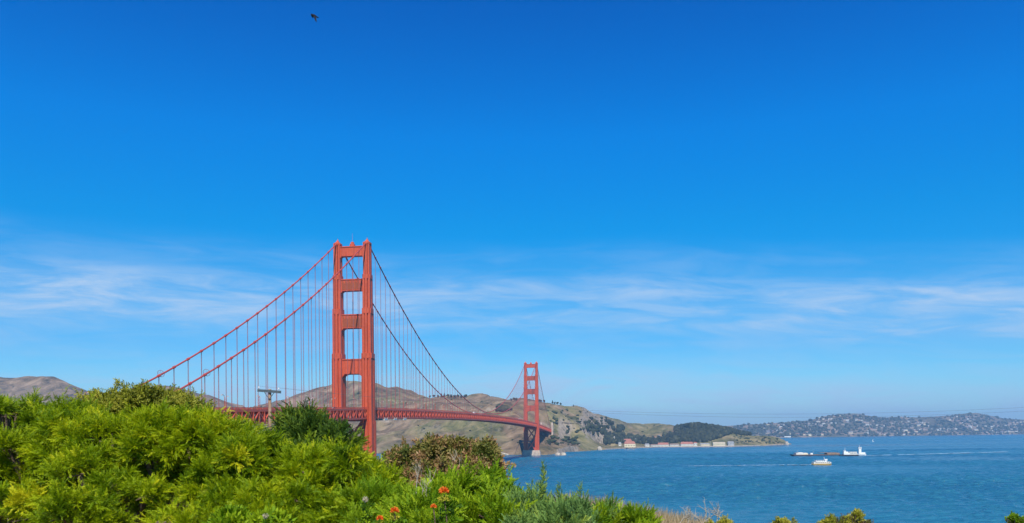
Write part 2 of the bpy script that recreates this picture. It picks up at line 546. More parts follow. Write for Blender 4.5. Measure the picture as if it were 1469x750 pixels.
def marin_z(i, u, d, x):
    d0, d3 = MAR_D0[i], MAR_D3[i]
    k = (d - d0) / (d3 - d0)
    ys = [float(interp(u, Y35)), float(interp(u, Y70)), float(interp(u, SKYLINE))]
    zk = [EYE + (hor(u) - y) / FPX * (d0 + (d3 - d0) * kk) for y, kk in zip(ys, (0.35, 0.70, 1.0))]
    if k <= 0:
        return max(-25.0, k * 400)
    ks = [0.0, 0.05, 0.35, 0.70, 1.0, 1.25, 2.2]
    cl = min(14.0, zk[0] * 0.5) if u < 830 else 4.0
    zs = [0.0, cl, zk[0], zk[1], zk[2], zk[2] * 0.75, -30.0]
    j = 0
    while j < len(ks) - 2 and k > ks[j + 1]:
        j += 1
    q = (k - ks[j]) / (ks[j + 1] - ks[j])
    if j >= 2:
        q = q * q * (3 - 2 * q) * 0.55 + q * 0.45
    z = zs[j] * (1 - q) + zs[j + 1] * q
    rug = min(1.0, k * 3.0) * max(0.0, 1.0 - abs(k - 0.45) * 1.35)
    gul = 1.0 - abs(fbm(x, d, 0.0042, 4, 3.1)) * 2.2
    z += rug * (gul - 0.45) * 34.0 * min(1.0, max(zk[2], 20) / 170.0)
    z += rug * (0.5 - abs(fbm(x, d, 0.013, 4, 7.7))) * 15.0 * min(1.0, max(zk[2], 20) / 170.0)
    z += fbm(x * 1.0, d * 0.2, 0.012, 3, 1.0) * 2.2 * min(1.0, k * 4)
    return z


us = np.concatenate([np.arange(-300, 520, 6.0), np.arange(520, 1137, 2.5)])
MAR_D0 = interp(us, SHORE_D) + np.array([14 * fbm(u, 0, 0.05, 3, 5.5) for u in us])
MAR_D3 = interp(us, SKY_D)
ds = []
kk = np.concatenate([[-0.05], np.linspace(0, 0.12, 10), np.linspace(0.145, 1.05, 66), np.linspace(1.12, 2.2, 10)])
for i in range(len(us)):
    ds.append(MAR_D0[i] + kk * (MAR_D3[i] - MAR_D0[i]))
marin = Terrain(us, ds, marin_z)
marin.build('hills', hill_material('headland_ground', 'marin'))

BEL_SKY = [(1020, 613), (1060, 609.5), (1090, 608), (1120, 606), (1150, 604), (1165, 602), (1178, 598), (1195, 595), (1215, 593.5), (1232, 593.5), (1250, 597), (1270, 599),
           (1290, 597.5), (1310, 598.5), (1340, 597.5), (1370, 595), (1390, 592.5), (1402, 592), (1415, 595), (1440, 600), (1469, 602), (1550, 606), (1760, 612)]
BEL_D0 = [(1020, 6500), (1140, 6700), (1330, 7600), (1469, 8300), (1760, 8700)]


def bel_z(i, u, d, x):
    d0 = float(interp(u, BEL_D0))
    k = (d - d0) / 1100.0
    zt = EYE + (hor(u) - float(interp(u, BEL_SKY))) / FPX * (d0 + 1100)
    if k <= 0:
        return k * 300
    ks = [0, 0.03, 0.5, 1.0, 1.4, 2.2]
    zs = [0, 9.0, zt * 0.52, zt, zt * 0.8, -20]
    z = float(np.interp(k, ks, zs))
    z += math.sin(min(1.0, k) * math.pi) * (fbm(x, d, 0.004, 4, 9.0) * 34.0) + fbm(x, d, 0.02, 3, 2.0) * 4.0 * min(1, k * 5)
    return z


ub = np.arange(1020, 1761, 5.0)
db = [float(interp(u, BEL_D0)) + np.concatenate([[-40.0], np.linspace(0, 1100, 40), np.linspace(1180, 2420, 8)]) for u in ub]
bel = Terrain(ub, db, bel_z)
bel.build('hills', hill_material('far_shore_ground', 'belvedere'))


# pale tracks cut along the headland slopes
def track(pts_, width):
    mb = MB()
    vs_ = []
    u_ = np.arange(pts_[0][0], pts_[-1][0] + .1, 2.0)
    for u in u_:
        p = marin.place(float(u), float(interp(u, pts_)))
        up_ = marin.place(float(u), float(interp(u, pts_)) - 1.0)
        d_ = Vector((0, 1, 0))
        vs_ += [p - d_ * width / 2 + Vector((0, 0, .5)), p + d_ * width / 2 + Vector((0, 0, 1.2))]
    mb.add(vs_, [(2 * i, 2 * i + 2, 2 * i + 3, 2 * i + 1) for i in range(len(u_) - 1)])
    tag(mb.build('path', simple('track_earth', (0.46, 0.36, 0.25), 0.95, 0.2, 0.05)), kind='structure')


track([(806, 606), (825, 607), (845, 606), (858, 610)], 9)
track([(655, 578), (675, 577), (700, 578), (716, 582)], 8)
track([(720, 586), (740, 592), (752, 600)], 7)


# ------------------------------------------------------------------ near headland (the bluff the camera stands on)
def ground_z(x, y):
    z = 52.4 - 0.055 * max(0.0, y) + 0.02 * min(0.0, y)
    if x > 3.5:
        z -= 0.16 * (x - 3.5)
    brow = 47.0 if x > -12 else 47.0 + min(380.0, (-12 - x) * 4.2)
    if y > brow:
        z -= (y - brow) * (0.42 if x > -12 else 0.36)
    if x > 60:
        z -= (x - 60) * 0.5
    z += 0.35 * fbm(x, y, 0.11, 3, 4.0) * min(1.0, abs(y) * 0.2)
    return max(z, -6.0)


def make_ground():
    m, t = material('bluff_ground')
    tc = t.n('ShaderNodeTexCoord')
    f = t.noise(tc.outputs['Object'], 0.5, 6.0, 0.65)
    g = t.noise(tc.outputs['Object'], 6.0, 5.0, 0.7)
    c = t.mix(t.math('MULTIPLY', g, 0.6), t.ramp(f, [(0.35, (0.16, 0.11, 0.07)), (0.6, (0.29, 0.22, 0.14))]), (0.10, 0.09, 0.04, 1))
    b = t.n('ShaderNodeBump', {'Strength': 0.6, 'Distance': 0.08, 'Height': g})
    p = t.n('ShaderNodeBsdfPrincipled', {'Base Color': c, 'Roughness': 0.95, 'Specular IOR Level': 0.1, 'Normal': b.outputs[0]})
    t.n('ShaderNodeOutputMaterial', {0: p.outputs[0]})
    xs = np.concatenate([np.arange(-700, -60, 16.0), np.arange(-60, 60, 1.5), np.arange(60, 260, 14.0)])
    ys = np.concatenate([np.arange(-120, -4, 10.0), np.arange(-4, 70, 1.5), np.arange(70, 620, 12.0)])
    V = np.array([(x, y, ground_z(x, y)) for y in ys for x in xs])
    I = np.arange(len(V)).reshape(len(ys), len(xs))
    F = np.stack([I[:-1, :-1], I[:-1, 1:], I[1:, 1:], I[1:, :-1]], -1).reshape(-1, 4)
    return tag(np_mesh('ground', V, F, m, smooth=True), kind='structure')


make_ground()

# ------------------------------------------------------------------ haze
hz = MB().box((250, 4900, 150), (19800, 15800, 322)).build('haze', None)
tag(hz, kind='stuff')
hm, ht = material('haze_air')
pv = ht.n('ShaderNodeVolumePrincipled', {'Color': (0.52, 0.79, 1.0, 1.0), 'Density': HAZE_DENSITY, 'Anisotropy': 0.45})
ht.n('ShaderNodeOutputMaterial', {1: pv.outputs[0]})
hz.data.materials.append(hm)

# ------------------------------------------------------------------ suspension bridge
T1 = at(508, hor(508), 734.0)
T2 = at(762.5, hor(762.5), 1998.0)
AX = Vector((T2.x - T1.x, T2.y - T1.y, 0))
SPAN = AX.length
BR = -math.atan2(AX.x, AX.y)
bridge = empty('suspension_bridge', (T1.x, T1.y, 0), BR,
               'long orange red suspension bridge with two tall portal towers crossing the strait', 'bridge')
CX = 13.72                                   # half distance between the two cable planes
SIDE = 343.0


def road_z(s):
    if s < 0:
        return 77.2 + 0.031 * s
    if s > SPAN:
        return 77.2 - 0.037 * (s - SPAN)
    return 77.2 + 6.8 * (1 - ((s - SPAN / 2) / (SPAN / 2)) ** 2)


def cable_z(s):
    if s < 0:
        t_ = -s
        return 226.8 - 0.603 * t_ + 0.000391 * t_ * t_
    if s > SPAN:
        t_ = s - SPAN
        return 226.8 - 0.595 * t_ + 0.00036 * t_ * t_
    return 87.2 + 139.6 * ((s - SPAN / 2) / (SPAN / 2)) ** 2


def notched(w_, l_, n_):
    a, b = w_ / 2, l_ / 2
    return [(-a + n_, -b), (a - n_, -b), (a - n_, -b + n_), (a, -b + n_), (a, b - n_), (a - n_, b - n_), (a - n_, b), (-a + n_, b),
            (-a + n_, b - n_), (-a, b - n_), (-a, -b + n_), (-a + n_, -b + n_)]


SECT = [(8, 66, 9.8, 13.0), (66, 122, 9.0, 11.6), (122, 126.5, 9.4, 12.0), (126.5, 162, 7.9, 9.8), (162, 166.5, 8.3, 10.2), (166.5, 193, 6.9, 8.3), (193, 196.8, 7.3, 8.7),
        (196.8, 224, 5.9, 6.9), (224, 225.6, 6.3, 7.4)]


def fillet_strut(z0, z1, xi_lo, xi_hi, r0, r1):
    """front outline of a portal strut with haunches rounding into the legs below (r0) and above (r1)"""
    pts = []
    n = 6
    for k in range(n + 1):                       # lower left haunch
        a = k / n * math.pi / 2
        pts.append((-xi_lo + r0 - r0 * math.cos(a), z0 - r0 + r0 * math.sin(a)))
    for k in range(n + 1):
        a = math.pi / 2 - k / n * math.pi / 2
        pts.append((xi_lo - r0 + r0 * math.cos(a), z0 - r0 + r0 * math.sin(a)))
    if r1 > 0:
        for k in range(n + 1):
            a = k / n * math.pi / 2
            pts.append((xi_hi - r1 + r1 * math.cos(a), z1 + r1 - r1 * math.sin(a)))
        for k in range(n + 1):
            a = math.pi / 2 - k / n * math.pi / 2
            pts.append((-xi_hi + r1 - r1 * math.cos(a), z1 + r1 - r1 * math.sin(a)))
    else:
        pts += [(xi_hi, z1), (-xi_hi, z1)]
    return pts


def build_tower(s, near):
    b = MB()
    for side in (-1, 1):
        x0 = side * CX
        for z0, z1, w_, l_ in SECT:
            if z1 - z0 < 10:
                b.prism([(x + x0, y + s) for x, y in notched(w_, l_, 0.12 * w_)], z0, z1)
                continue
            zc, hh = (z0 + z1) / 2, z1 - z0 - 0.01
            b.box((x0, s, zc), (w_ - 2.2, l_ - 2.6, hh))
            for fy in (-1, 1):                     # upright plate girders with deep grooves between them
                for fx in (-1, 1):
                    b.box((x0 + fx * w_ * 0.365, s + fy * (l_ / 2 - 1.1), zc), (w_ * 0.27, 2.2, hh + 0.004))
                b.box((x0, s + fy * (l_ / 2 - 0.5), zc), (w_ * 0.27, 1.9, hh + 0.008))
            for fx in (-1, 1):
                for k in (-0.17, 0.17):
                    b.box((x0 + fx * (w_ / 2 - 0.75), s + k * l_, zc), (1.4, l_ * 0.17, hh + 0.012))
        b.prism([(x + x0, y + s) for x, y in notched(4.6, 6.4, 0.8)], 225.6, 226.6, 0.8, (x0, s))
        b.prism([(x + x0, y + s) for x, y in notched(2.7, 3.4, 0.4)], 226.6, 228.5, 0.5, (x0, s))
        b.tube([(x0, s, 228.5), (x0, s, 230.3)], [0.4, 0.1], 6)
    tw = b.build('tower', M['orange'], bridge)
    tw['label'] = 'nearer, larger orange tower with four portal struts' if near else 'distant orange tower standing on its pale pier'
    legs_in = {213.5: 6.5, 182.5: 7.5, 149: 8.5, 108: 9.6}
    for z0, z1, wl, wu, r0, r1, dep in ((213.5, 222.6, 5.9, 5.9, 2.4, 0.0, 4.8), (182.5, 193.2, 6.9, 5.9, 3.0, 1.3, 5.6), (149.0, 161.6, 7.9, 6.9, 3.4, 1.4, 6.8), (108.0, 121.6, 9.0, 7.9, 4.4, 1.6, 8.2)):
        q = MB()
        q.plate(fillet_strut(z0, z1, CX - wl / 2 + 0.15, CX - wu / 2 + 0.15, r0, r1), s - dep / 2, s + dep / 2)
        hw = CX - wl / 2 - 0.3
        q.box((0, s, z1 - 0.55), (2 * hw, dep + 0.9, 0.8))
        q.box((0, s, z0 + 0.55), (2 * hw - 2 * r0 * 0.4, dep + 0.9, 0.8))
        q.build('portal_strut', M['orange'], tw)
        if z0 < 200 and z0 > 120:                 # fluted panels
            for fy in (-1, 1):
                pnl = MB()
                nf = 19
                for k in range(nf):
                    xx = -hw + 1.2 + (2 * hw - 2.4) * k / (nf - 1)
                    hh = (z1 - z0 - 2.6) * (1.0 - 0.14 * (k % 3))
                    pnl.box((xx, s + fy * (dep / 2 + 0.14), z0 + 1.2 + hh / 2), (0.62, 0.42 + 0.12 * (k % 2), hh))
                pnl.build('ornamental_panel', M['panel'], tw)
    # bracing under the road deck
    for fy in (-4.2, 4.2):
        q = MB()
        xi = CX - 4.6
        for z0, z1 in ((13, 39), (40.5, 66)):
            q.bar((-xi, s + fy, z0), (xi, s + fy, z1), 2.0, 1.9)
            q.bar((xi, s + fy + 0.05, z0), (-xi, s + fy + 0.05, z1), 1.94, 1.86)
        q.box((0, s + fy, 39.8), (2 * xi, 1.8, 2.2))
        q.box((0, s + fy, 67.0), (2 * xi, 1.8, 1.9))
        q.box((0, s + fy, 11.5), (2 * xi, 1.8, 2.2))
        q.build('cross_brace', M['orange_deep'], tw)
    pr = MB()
    prof = notched(46, 27, 5)
    pr.prism([(x, y + s) for x, y in prof], -8, 8.0, 0.94, (0, s))
    pr.prism([(x, y + s) for x, y in notched(41, 23, 4)], 8.0, 12.5, 0.97, (0, s))
    pr.build('pier', M['concrete'], tw)
    bc = MB()
    bc.box((0, s, 223.6), (4.2, 3.2, 2.0))
    bc.prism([(x, y + s) for x, y in notched(3.0, 2.4, 0.4)], 224.6, 226.6, 0.85, (0, s))
    bc.tube([(0, s, 226.6), (0, s, 234.5)], [0.13, 0.06], 5)
    bc.build('beacon', M['orange'], tw)
    return tw


build_tower(0.0, True)
build_tower(SPAN, False)

# deck: road slab, floor beams, two stiffening trusses, two railings
S0, S1 = -430.0, SPAN + SIDE + 25
PAN = 7.62
NP = int((S1 - S0) / PAN)
ss = [S0 + PAN * i for i in range(NP + 1)]
slab, asp, beams = MB(), MB(), MB()
for a_, b_ in zip(ss[:-1], ss[1:]):
    za, zb = road_z(a_), road_z(b_)
    for x0, x1, o1, o0, mb in ((-12.9, 12.9, -0.25, -1.0, slab), (-9.4, 9.4, 0.0, -0.246, asp)):
        mb.add([(x0, a_, za + o0), (x1, a_, za + o0), (x1, a_, za + o1), (x0, a_, za + o1), (x0, b_, zb + o0), (x1, b_, zb + o0), (x1, b_, zb + o1), (x0, b_, zb + o1)],
               [(0, 4, 5, 1), (3, 2, 6, 7), (0, 3, 7, 4), (1, 5, 6, 2)])
    beams.box((0, a_, za - 2.1), (26.2, 0.55, 2.1))
    beams.bar((-13.1, a_, za - 8.3), (13.1, b_, zb - 8.3), 0.6)
    beams.bar((13.1, a_, za - 8.38), (-13.1, b_, zb - 8.38), 0.6)
slab.build('sidewalk_slab', M['orange_deep'], bridge)
asp.build('roadway', M['asphalt'], bridge)
beams.build('floor_beams', M['orange_deep'], bridge)
for side in (-1, 1):
    x0 = side * 13.72
    tr, rl = MB(), MB()
    for i, (a_, b_) in enumerate(zip(ss[:-1], ss[1:])):
        za, zb = road_z(a_), road_z(b_)
        tr.bar((x0, a_, za - 0.75), (x0, b_, zb - 0.75), 0.9, 1.3)
        tr.bar((x0, a_, za - 8.6), (x0, b_, zb - 8.6), 1.3, 1.5)
        tr.bar((x0, a_, za - 8.1), (x0, a_, za - 1.35), 1.25, 0.75)
        if i % 2:
            tr.bar((x0, a_, za - 8.1), (x0, b_, zb - 1.35), 1.0, 0.8)
        else:
            tr.bar((x0, a_, za - 1.35), (x0, b_, zb - 8.1), 1.0, 0.8)
        rl.bar((x0 + side * 0.2, a_, za + 1.3), (x0 + side * 0.2, b_, zb + 1.3), 0.2, 0.16)
        rl.bar((x0 + side * 0.2, a_, za + 0.12), (x0 + side * 0.2, b_, zb + 0.12), 0.2, 0.16)
        for q_ in range(2):
            s_ = a_ + PAN * q_ / 2
            z_ = road_z(s_)
            rl.box((x0 + side * 0.2, s_, z_ + 0.72), (0.3, 0.3, 1.5))
        for q_ in range(9):
            s_ = a_ + PAN * (q_ + 0.5) / 9
            rl.box((x0 + side * 0.2, s_, road_z(s_) + 0.7), (0.07, 0.22, 1.06))
    tr.build('stiffening_truss', M['orange_deep'], bridge)
    rl.build('railing', M['orange_deep'], bridge)

# main cables with clamp bands, anti-climb rings
susp = []
for side in (-1, 1):
    x0 = side * CX
    pts = []
    for s_ in list(np.arange(-346, 0, 6.0)) + [0.0] + list(np.arange(8, SPAN - 4, 8.0)) + [SPAN] + list(np.arange(SPAN + 8, SPAN + SIDE, 8.0)):
        pts.append((x0, s_, cable_z(s_)))
    cb = MB().tube(pts, 0.52, 8)
    s_ = -SIDE + 15.24
    while s_ < SPAN + SIDE - 10:
        if abs(s_) > 8 and abs(s_ - SPAN) > 8 and cable_z(s_) > road_z(s_) + 2.0:
            e = 0.9
            cb.tube([(x0, s_ - e, cable_z(s_ - e)), (x0, s_ + e, cable_z(s_ + e))], 0.82, 8)
            susp.append((x0, s_))
        s_ += 15.24
    cb.build('main_cable', M['cable'], bridge)
    s_ = -280.0
    ring = []
    d = Vector((0, 1, (cable_z(s_ + 1) - cable_z(s_)))).normalized()
    for k in range(17):
        a = 2 * math.pi * k / 16
        e2 = Vector((1, 0, 0)).cross(d)
        ring.append(Vector((x0, s_, cable_z(s_) + 0.6)) + (Vector((1, 0, 0)) * math.cos(a) + e2 * math.sin(a)) * 2.0)
    rg = MB().tube(ring, 0.11, 5, False)
    for k in range(0, 16, 2):
        rg.bar(Vector((x0, s_, cable_z(s_) + 0.3)), ring[k], 0.08)
    rg.build('climb_guard', M['rope'], bridge)


def rope(mb, x0, s_):
    zc, zr = cable_z(s_), road_z(s_) - 0.6
    for dx in (-0.17, 0.17):
        mb.bar((x0 + dx, s_, zr), (x0 + dx, s_, zc), 0.15, 0.17)


susp.sort(key=lambda q: q[1])
for x0, s_ in susp[:100]:
    mb = MB()
    rope(mb, x0, s_)
    mb.build('suspender_rope', M['rope'], bridge)
rest = MB()
for x0, s_ in susp[100:]:
    rope(rest, x0, s_)
tag(rest.build('suspender_rope', M['rope'], bridge), kind='stuff')

# north anchorage pylons + abutment, south pylon (behind the shrubs)
for s_, h_ in ((SPAN + SIDE + 10, 84), (-SIDE - 6, 65)):
    q = MB()
    for side in (-1, 1):
        q.prism([(x + side * 15.5, y + s_) for x, y in notched(7, 14, 0.9)], -4, h_ - 6, 0.93, (side * 15.5, s_))
        q.prism([(x + side * 15.5, y + s_) for x, y in notched(5.4, 11, 0.8)], h_ - 6, h_, 0.9, (side * 15.5, s_))
    q.box((0, s_, 50), (24, 11, 26))
    q.build('pylon', M['concrete'], bridge)
# maintenance travellers hung under the deck beside the near tower
for s_, wh in ((30, 0), (47, 1), (78, 1), (112, 1)):
    q = MB()
    z_ = road_z(s_) - 10.4
    q.box((0, s_, z_), (30.5, 9 if wh else 12, 0.5))
    for xx in (-15.2, 15.2):
        q.box((xx, s_, z_ + 0.8), (0.25, 9 if wh else 12, 1.3))
        for yy in (-4, 4):
            q.box((xx, s_ + yy, z_ + 1.3), (0.3, 0.3, 2.2))
    q.build('maintenance_platform', M['offwhite'] if wh else M['black'], bridge)


def bridge_pt(x, s_, z):
    c, sn = math.cos(BR), math.sin(BR)
    return Vector((T1.x + x * c - s_ * sn, T1.y + x * sn + s_ * c, z))


# street lamps on the bridge (each its own thing)
ORD = ['first', 'second', 'third', 'fourth', 'fifth', 'sixth', 'seventh', 'eighth', 'ninth', 'tenth', 'eleventh', 'twelfth', 'thirteenth', 'fourteenth']


def make_lamp():
    root = empty('street_lamp', (0, 0, 0))
    p = MB()
    p.box((0, 0, 0.5), (0.7, 0.7, 1.0))
    p.tube([(0, 0, 1.0), (0, 0, 7.6), (0.25, 0, 8.5), (0.9, 0, 9.1), (1.7, 0, 9.2)], [0.2, 0.15, 0.14, 0.12, 0.1], 6)
    p.build('post', M['orange'], root)
    q = MB()
    q.prism([(1.7 + a, b) for a, b in notched(0.9, 0.6, 0.12)], 8.55, 9.15, 0.7, (1.7, 0))
    q.build('lamp_head', M['greywall'], root)
    return root


lamp0 = make_lamp()
n_lamp = 0
for side, sname in ((1, 'near'), (-1, 'far')):
    for rng, nm in ((range(1, 9), 'before the nearer tower'), (range(1, 13), 'beyond the nearer tower')):
        for k in rng:
            s_ = (-1 if 'before' in nm else 1) * (k * 45.7 - 18)
            o = lamp0 if n_lamp == 0 else copy_tree(lamp0)
            n_lamp += 1
            o.location = bridge_pt(side * 11.6, s_, road_z(s_) - 0.2)
            o.rotation_euler.z = BR + (math.pi if side > 0 else 0)
            tag(o, '%s slim lamp post %s, on the %s edge of the bridge deck' % (ORD[k - 1], nm, sname), 'street lamp', 'lamp posts along the bridge deck')


# vehicles on the bridge
def make_vehicle(name, kind, mat, lab, x, s_, flip=False):
    root = empty(name, bridge_pt(x, s_, road_z(s_) + 0.004), BR + (math.pi if flip else 0), lab, 'van' if kind == 'van' else 'bus' if kind == 'bus' else 'car', 'vehicles on the bridge')
    L, W, H = {'van': (6.4, 2.1, 2.9), 'bus': (11.5, 2.5, 3.3), 'car': (4.5, 1.8, 1.5)}[kind]
    if kind == 'car':
        prof = [(-L / 2, .35), (-L / 2, .85), (-L * .42, .95), (-L * .27, H), (L * .12, H), (L * .28, .95), (L * .47, .8), (L / 2, .55), (L / 2, .35)]
    else:
        prof = [(-L / 2, .4), (-L / 2, H - .1), (-L / 2 + .15, H), (L * .33, H), (L * .44, 1.35), (L / 2 - .05, 1.1), (L / 2, .4)] if kind == 'van' else \
               [(-L / 2, .4), (-L / 2, H - .15), (-L / 2 + .2, H), (L / 2 - .3, H), (L / 2, H - .5), (L / 2, .4)]
    n = len(prof)
    b = MB().add([(-W / 2, y, z) for y, z in prof] + [(W / 2, y, z) for y, z in prof],
                 [tuple(range(n)), tuple(range(n, 2 * n))[::-1]] + [((i + 1) % n, i, n + i, n + (i + 1) % n) for i in range(n)])
    b.build('body', mat, root)
    g = MB()
    if kind == 'car':
        for sx in (-1, 1):
            g.box((sx * (W / 2 + .005), -L * .07, 1.17), (.03, L * .42, .36))
    else:
        for sx in (-1, 1):
            g.box((sx * (W / 2 + .005), 0.2 if kind == 'bus' else L * .28, H * .68), (.03, L * .8 if kind == 'bus' else 1.1, H * .22))
    g.build('window', M['glass'], root)
    for yy in (-L * .3, L * .3):
        for sx in (-1, 1):
            MB().tube([(sx * (W / 2 - .2), yy, .34), (sx * (W / 2 + .02), yy, .34)], .34, 10).build('wheel', M['rubber'], root)
    return root


make_vehicle('delivery_van', 'van', M['white_paint'], 'white van crossing the deck beside the nearer tower', 7.4, 12)
make_vehicle('city_bus', 'bus', M['white_paint'], 'white bus in mid span on the bridge deck', 7.4, 520)
make_vehicle('delivery_van', 'van', M['offwhite'], 'pale van on the deck near the middle of the span', -4.0, 640, True)
make_vehicle('city_bus', 'bus', M['offwhite'], 'pale bus on the deck before the distant tower', 7.2, 1010)
make_vehicle('parked_car', 'car', M['greycar'], 'grey car on the deck just before the nearer tower', 3.6, -60).name = 'car'
make_vehicle('car', 'car', M['bluecar'], 'blue car on the deck just beyond the nearer tower', 7.4, 70)


# ------------------------------------------------------------------ scatter builder (numpy): many copies of small templates in one mesh
rng = np.random.default_rng(11)


def norm(a):
    return a / np.maximum(np.linalg.norm(a, axis=-1, keepdims=True), 1e-9)


def scatter(tmpls, P, D, S, tint, roll=None, U=None):
    """copies template k%len along direction D (template +Y axis), scaled S; returns V,F,tint arrays (quads)"""
    Vs, Fs, Ts = [], [], []
    off = 0
    n = len(P)
    D = norm(D)
    if U is None:
        U = rng.normal(size=(n, 3))
    X = norm(np.cross(D, U))
    Z = np.cross(X, D)
    which = rng.integers(0, len(tmpls), n)
    for k, (tv, tf) in enumerate(tmpls):
        idx = np.where(which == k)[0]
        if not len(idx):
            continue
        s = S[idx]
        s = s[:, None] if s.ndim == 1 else s
        sx, sy, sz = (s[:, 0], s[:, 0], s[:, 0]) if s.shape[1] == 1 else (s[:, 0], s[:, 1], s[:, 2])
        V = P[idx][:, None, :] + X[idx][:, None, :] * (tv[None, :, 0] * sx[:, None])[..., None] \
            + D[idx][:, None, :] * (tv[None, :, 1] * sy[:, None])[..., None] + Z[idx][:, None, :] * (tv[None, :, 2] * sz[:, None])[..., None]
        F = tf[None] + (np.arange(len(idx)) * len(tv))[:, None, None] + off
        Vs.append(V.reshape(-1, 3))
        Fs.append(F.reshape(-1, tf.shape[1]))
        Ts.append(np.repeat(tint[idx], len(tv)))
        off += len(idx) * len(tv)
    return np.concatenate(Vs), np.concatenate(Fs), np.concatenate(Ts)


def frond(nl, ang, ll, lw, curve=0.1, jitter=0.25):
    """a feathery spray along +Y, unit length, of small diamond leaflets"""
    V, F = [], []
    r = random.Random(nl * 7 + int(ang * 10) + int(curve * 100))

    def diamond(b, d, n_, l_, w_):
        b, d = Vector(b), Vector(d).normalized()
        sd = d.cross(Vector(n_)).normalized()
        o = len(V)
        V.extend([b, b + d * l_ * 0.5 + sd * w_, b + d * l_, b + d * l_ * 0.5 - sd * w_])
        F.append((o, o + 1, o + 2, o + 3))
    for i in range(nl):
        t_ = 0.08 + 0.92 * i / (nl - 1)
        b = (0, t_, -curve * t_ * t_)
        sx = 1 if i % 2 else -1
        a = ang * (1 - 0.45 * t_) + r.uniform(-jitter, jitter)
        l_ = ll * (1.05 - 0.6 * t_) * r.uniform(0.75, 1.25)
        d = (sx * math.sin(a), math.cos(a), r.uniform(-0.35, 0.35) - curve * t_)
        diamond(b, d, (r.uniform(-.5, .5), r.uniform(-.3, .3), 1), l_, lw)
    diamond((0, 0, 0), (0, 1, -curve * .5), (0, 0, 1), 1.0, lw * 0.4)
    return np.array([tuple(v) for v in V]), np.array(F)


def leaf_cluster(nl, ll, lw, spread=1.2):
    """rosette of oval leaves along a short twig (+Y)"""
    V, F = [], []
    r = random.Random(nl * 13 + int(ll * 100))
    for i in range(nl):
        t_ = 0.1 + 0.9 * i / nl
        az = i * 2.4 + r.uniform(-.3, .3)
        tilt = spread * (1 - 0.5 * t_) + r.uniform(-.25, .25)
        d = Vector((math.cos(az) * math.sin(tilt), math.cos(tilt), math.sin(az) * math.sin(tilt)))
        nrm = Vector((r.uniform(-1, 1), 1.2, r.uniform(-1, 1)))
        sd = d.cross(nrm).normalized()
        b = Vector((0, t_, 0))
        l_ = ll * r.uniform(.7, 1.2)
        dip = d.cross(sd) * l_ * 0.08
        o = len(V)
        V.extend([b, b + d * l_ * .5 + sd * lw + dip, b + d * l_, b + d * l_ * .5 - sd * lw + dip])
        F.append((o, o + 1, o + 2, o + 3))
    return np.array([tuple(v) for v in V]), np.array(F)


FEATHER = [frond(21, 0.8, 0.30, 0.030, c) for c in (0.1, 0.25, 0.4)] + [frond(19, 0.7, 0.34, 0.030, 0.18)]
CYPRESS = [frond(19, 0.62, 0.32, 0.042, c) for c in (0.0, 0.12, 0.25)]
OVAL = [leaf_cluster(n_, 0.55, 0.13) for n_ in (9, 11)]
FINE = [leaf_cluster(n_, 0.42, 0.085) for n_ in (12, 14)]
SUCC = [leaf_cluster(n_, 0.75, 0.12, 1.0) for n_ in (9, 12)]

M['leaf_bright'] = leaf_material('leaf_bright', [(0.0, (0.026, 0.066, 0.003)), (0.35, (0.115, 0.195, 0.002)), (0.7, (0.29, 0.365, 0.003)), (1.0, (0.54, 0.51, 0.01))])
M['leaf_olive'] = leaf_material('leaf_olive', [(0.0, (0.08, 0.10, 0.012)), (0.5, (0.24, 0.25, 0.022)), (1.0, (0.42, 0.38, 0.05))])
M['leaf_dark'] = leaf_material('leaf_dark', [(0.0, (0.015, 0.04, 0.008)), (0.5, (0.05, 0.105, 0.015)), (1.0, (0.20, 0.27, 0.02))], trans=0.2)
M['leaf_green'] = leaf_material('leaf_green', [(0.0, (0.03, 0.08, 0.006)), (0.5, (0.13, 0.24, 0.006)), (1.0, (0.32, 0.41, 0.012))])
M['leaf_red'] = leaf_material('leaf_red', [(0.0, (0.06, 0.09, 0.018)), (0.35, (0.17, 0.17, 0.035)), (0.55, (0.25, 0.20, 0.065)), (0.8, (0.33, 0.165, 0.085)), (1.0, (0.42, 0.29, 0.15))], trans=0.2)
M['leaf_blue'] = leaf_material('leaf_blue', [(0.0, (0.07, 0.15, 0.055)), (0.6, (0.17, 0.28, 0.06)), (1.0, (0.34, 0.40, 0.05))])
M['grass'] = leaf_material('dry_grass', [(0.0, (0.22, 0.15, 0.06)), (0.5, (0.42, 0.31, 0.16)), (1.0, (0.55, 0.42, 0.27))], trans=0.25, tgain=1.0)
M['wood_far'] = leaf_material('distant_wood', [(0.0, (0.020, 0.026, 0.016)), (0.6, (0.045, 0.052, 0.030)), (1.0, (0.085, 0.085, 0.045))], trans=0.05, rough=0.9)
M['wood_shore'] = leaf_material('far_shore_wood', [(0.0, (0.040, 0.048, 0.030)), (0.6, (0.085, 0.090, 0.055)), (1.0, (0.15, 0.14, 0.09))], trans=0.05, rough=0.9)
M['scrub_far'] = leaf_material('distant_scrub', [(0.0, (0.025, 0.034, 0.018)), (1.0, (0.07, 0.08, 0.035))], trans=0.05, rough=0.9)
M['petal'] = leaf_material('orange_petal', [(0.0, (0.70, 0.10, 0.02)), (0.6, (0.85, 0.20, 0.03)), (1.0, (0.90, 0.36, 0.06))], trans=0.3, tgain=1.1)
M['bract'] = leaf_material('yellow_bract', [(0.0, (0.25, 0.30, 0.03)), (1.0, (0.60, 0.52, 0.05))], trans=0.3)
M['blossom'] = leaf_material('pale_blossom', [(0.0, (0.5, 0.42, 0.3)), (1.0, (0.75, 0.68, 0.52))], trans=0.3, tgain=1.0)


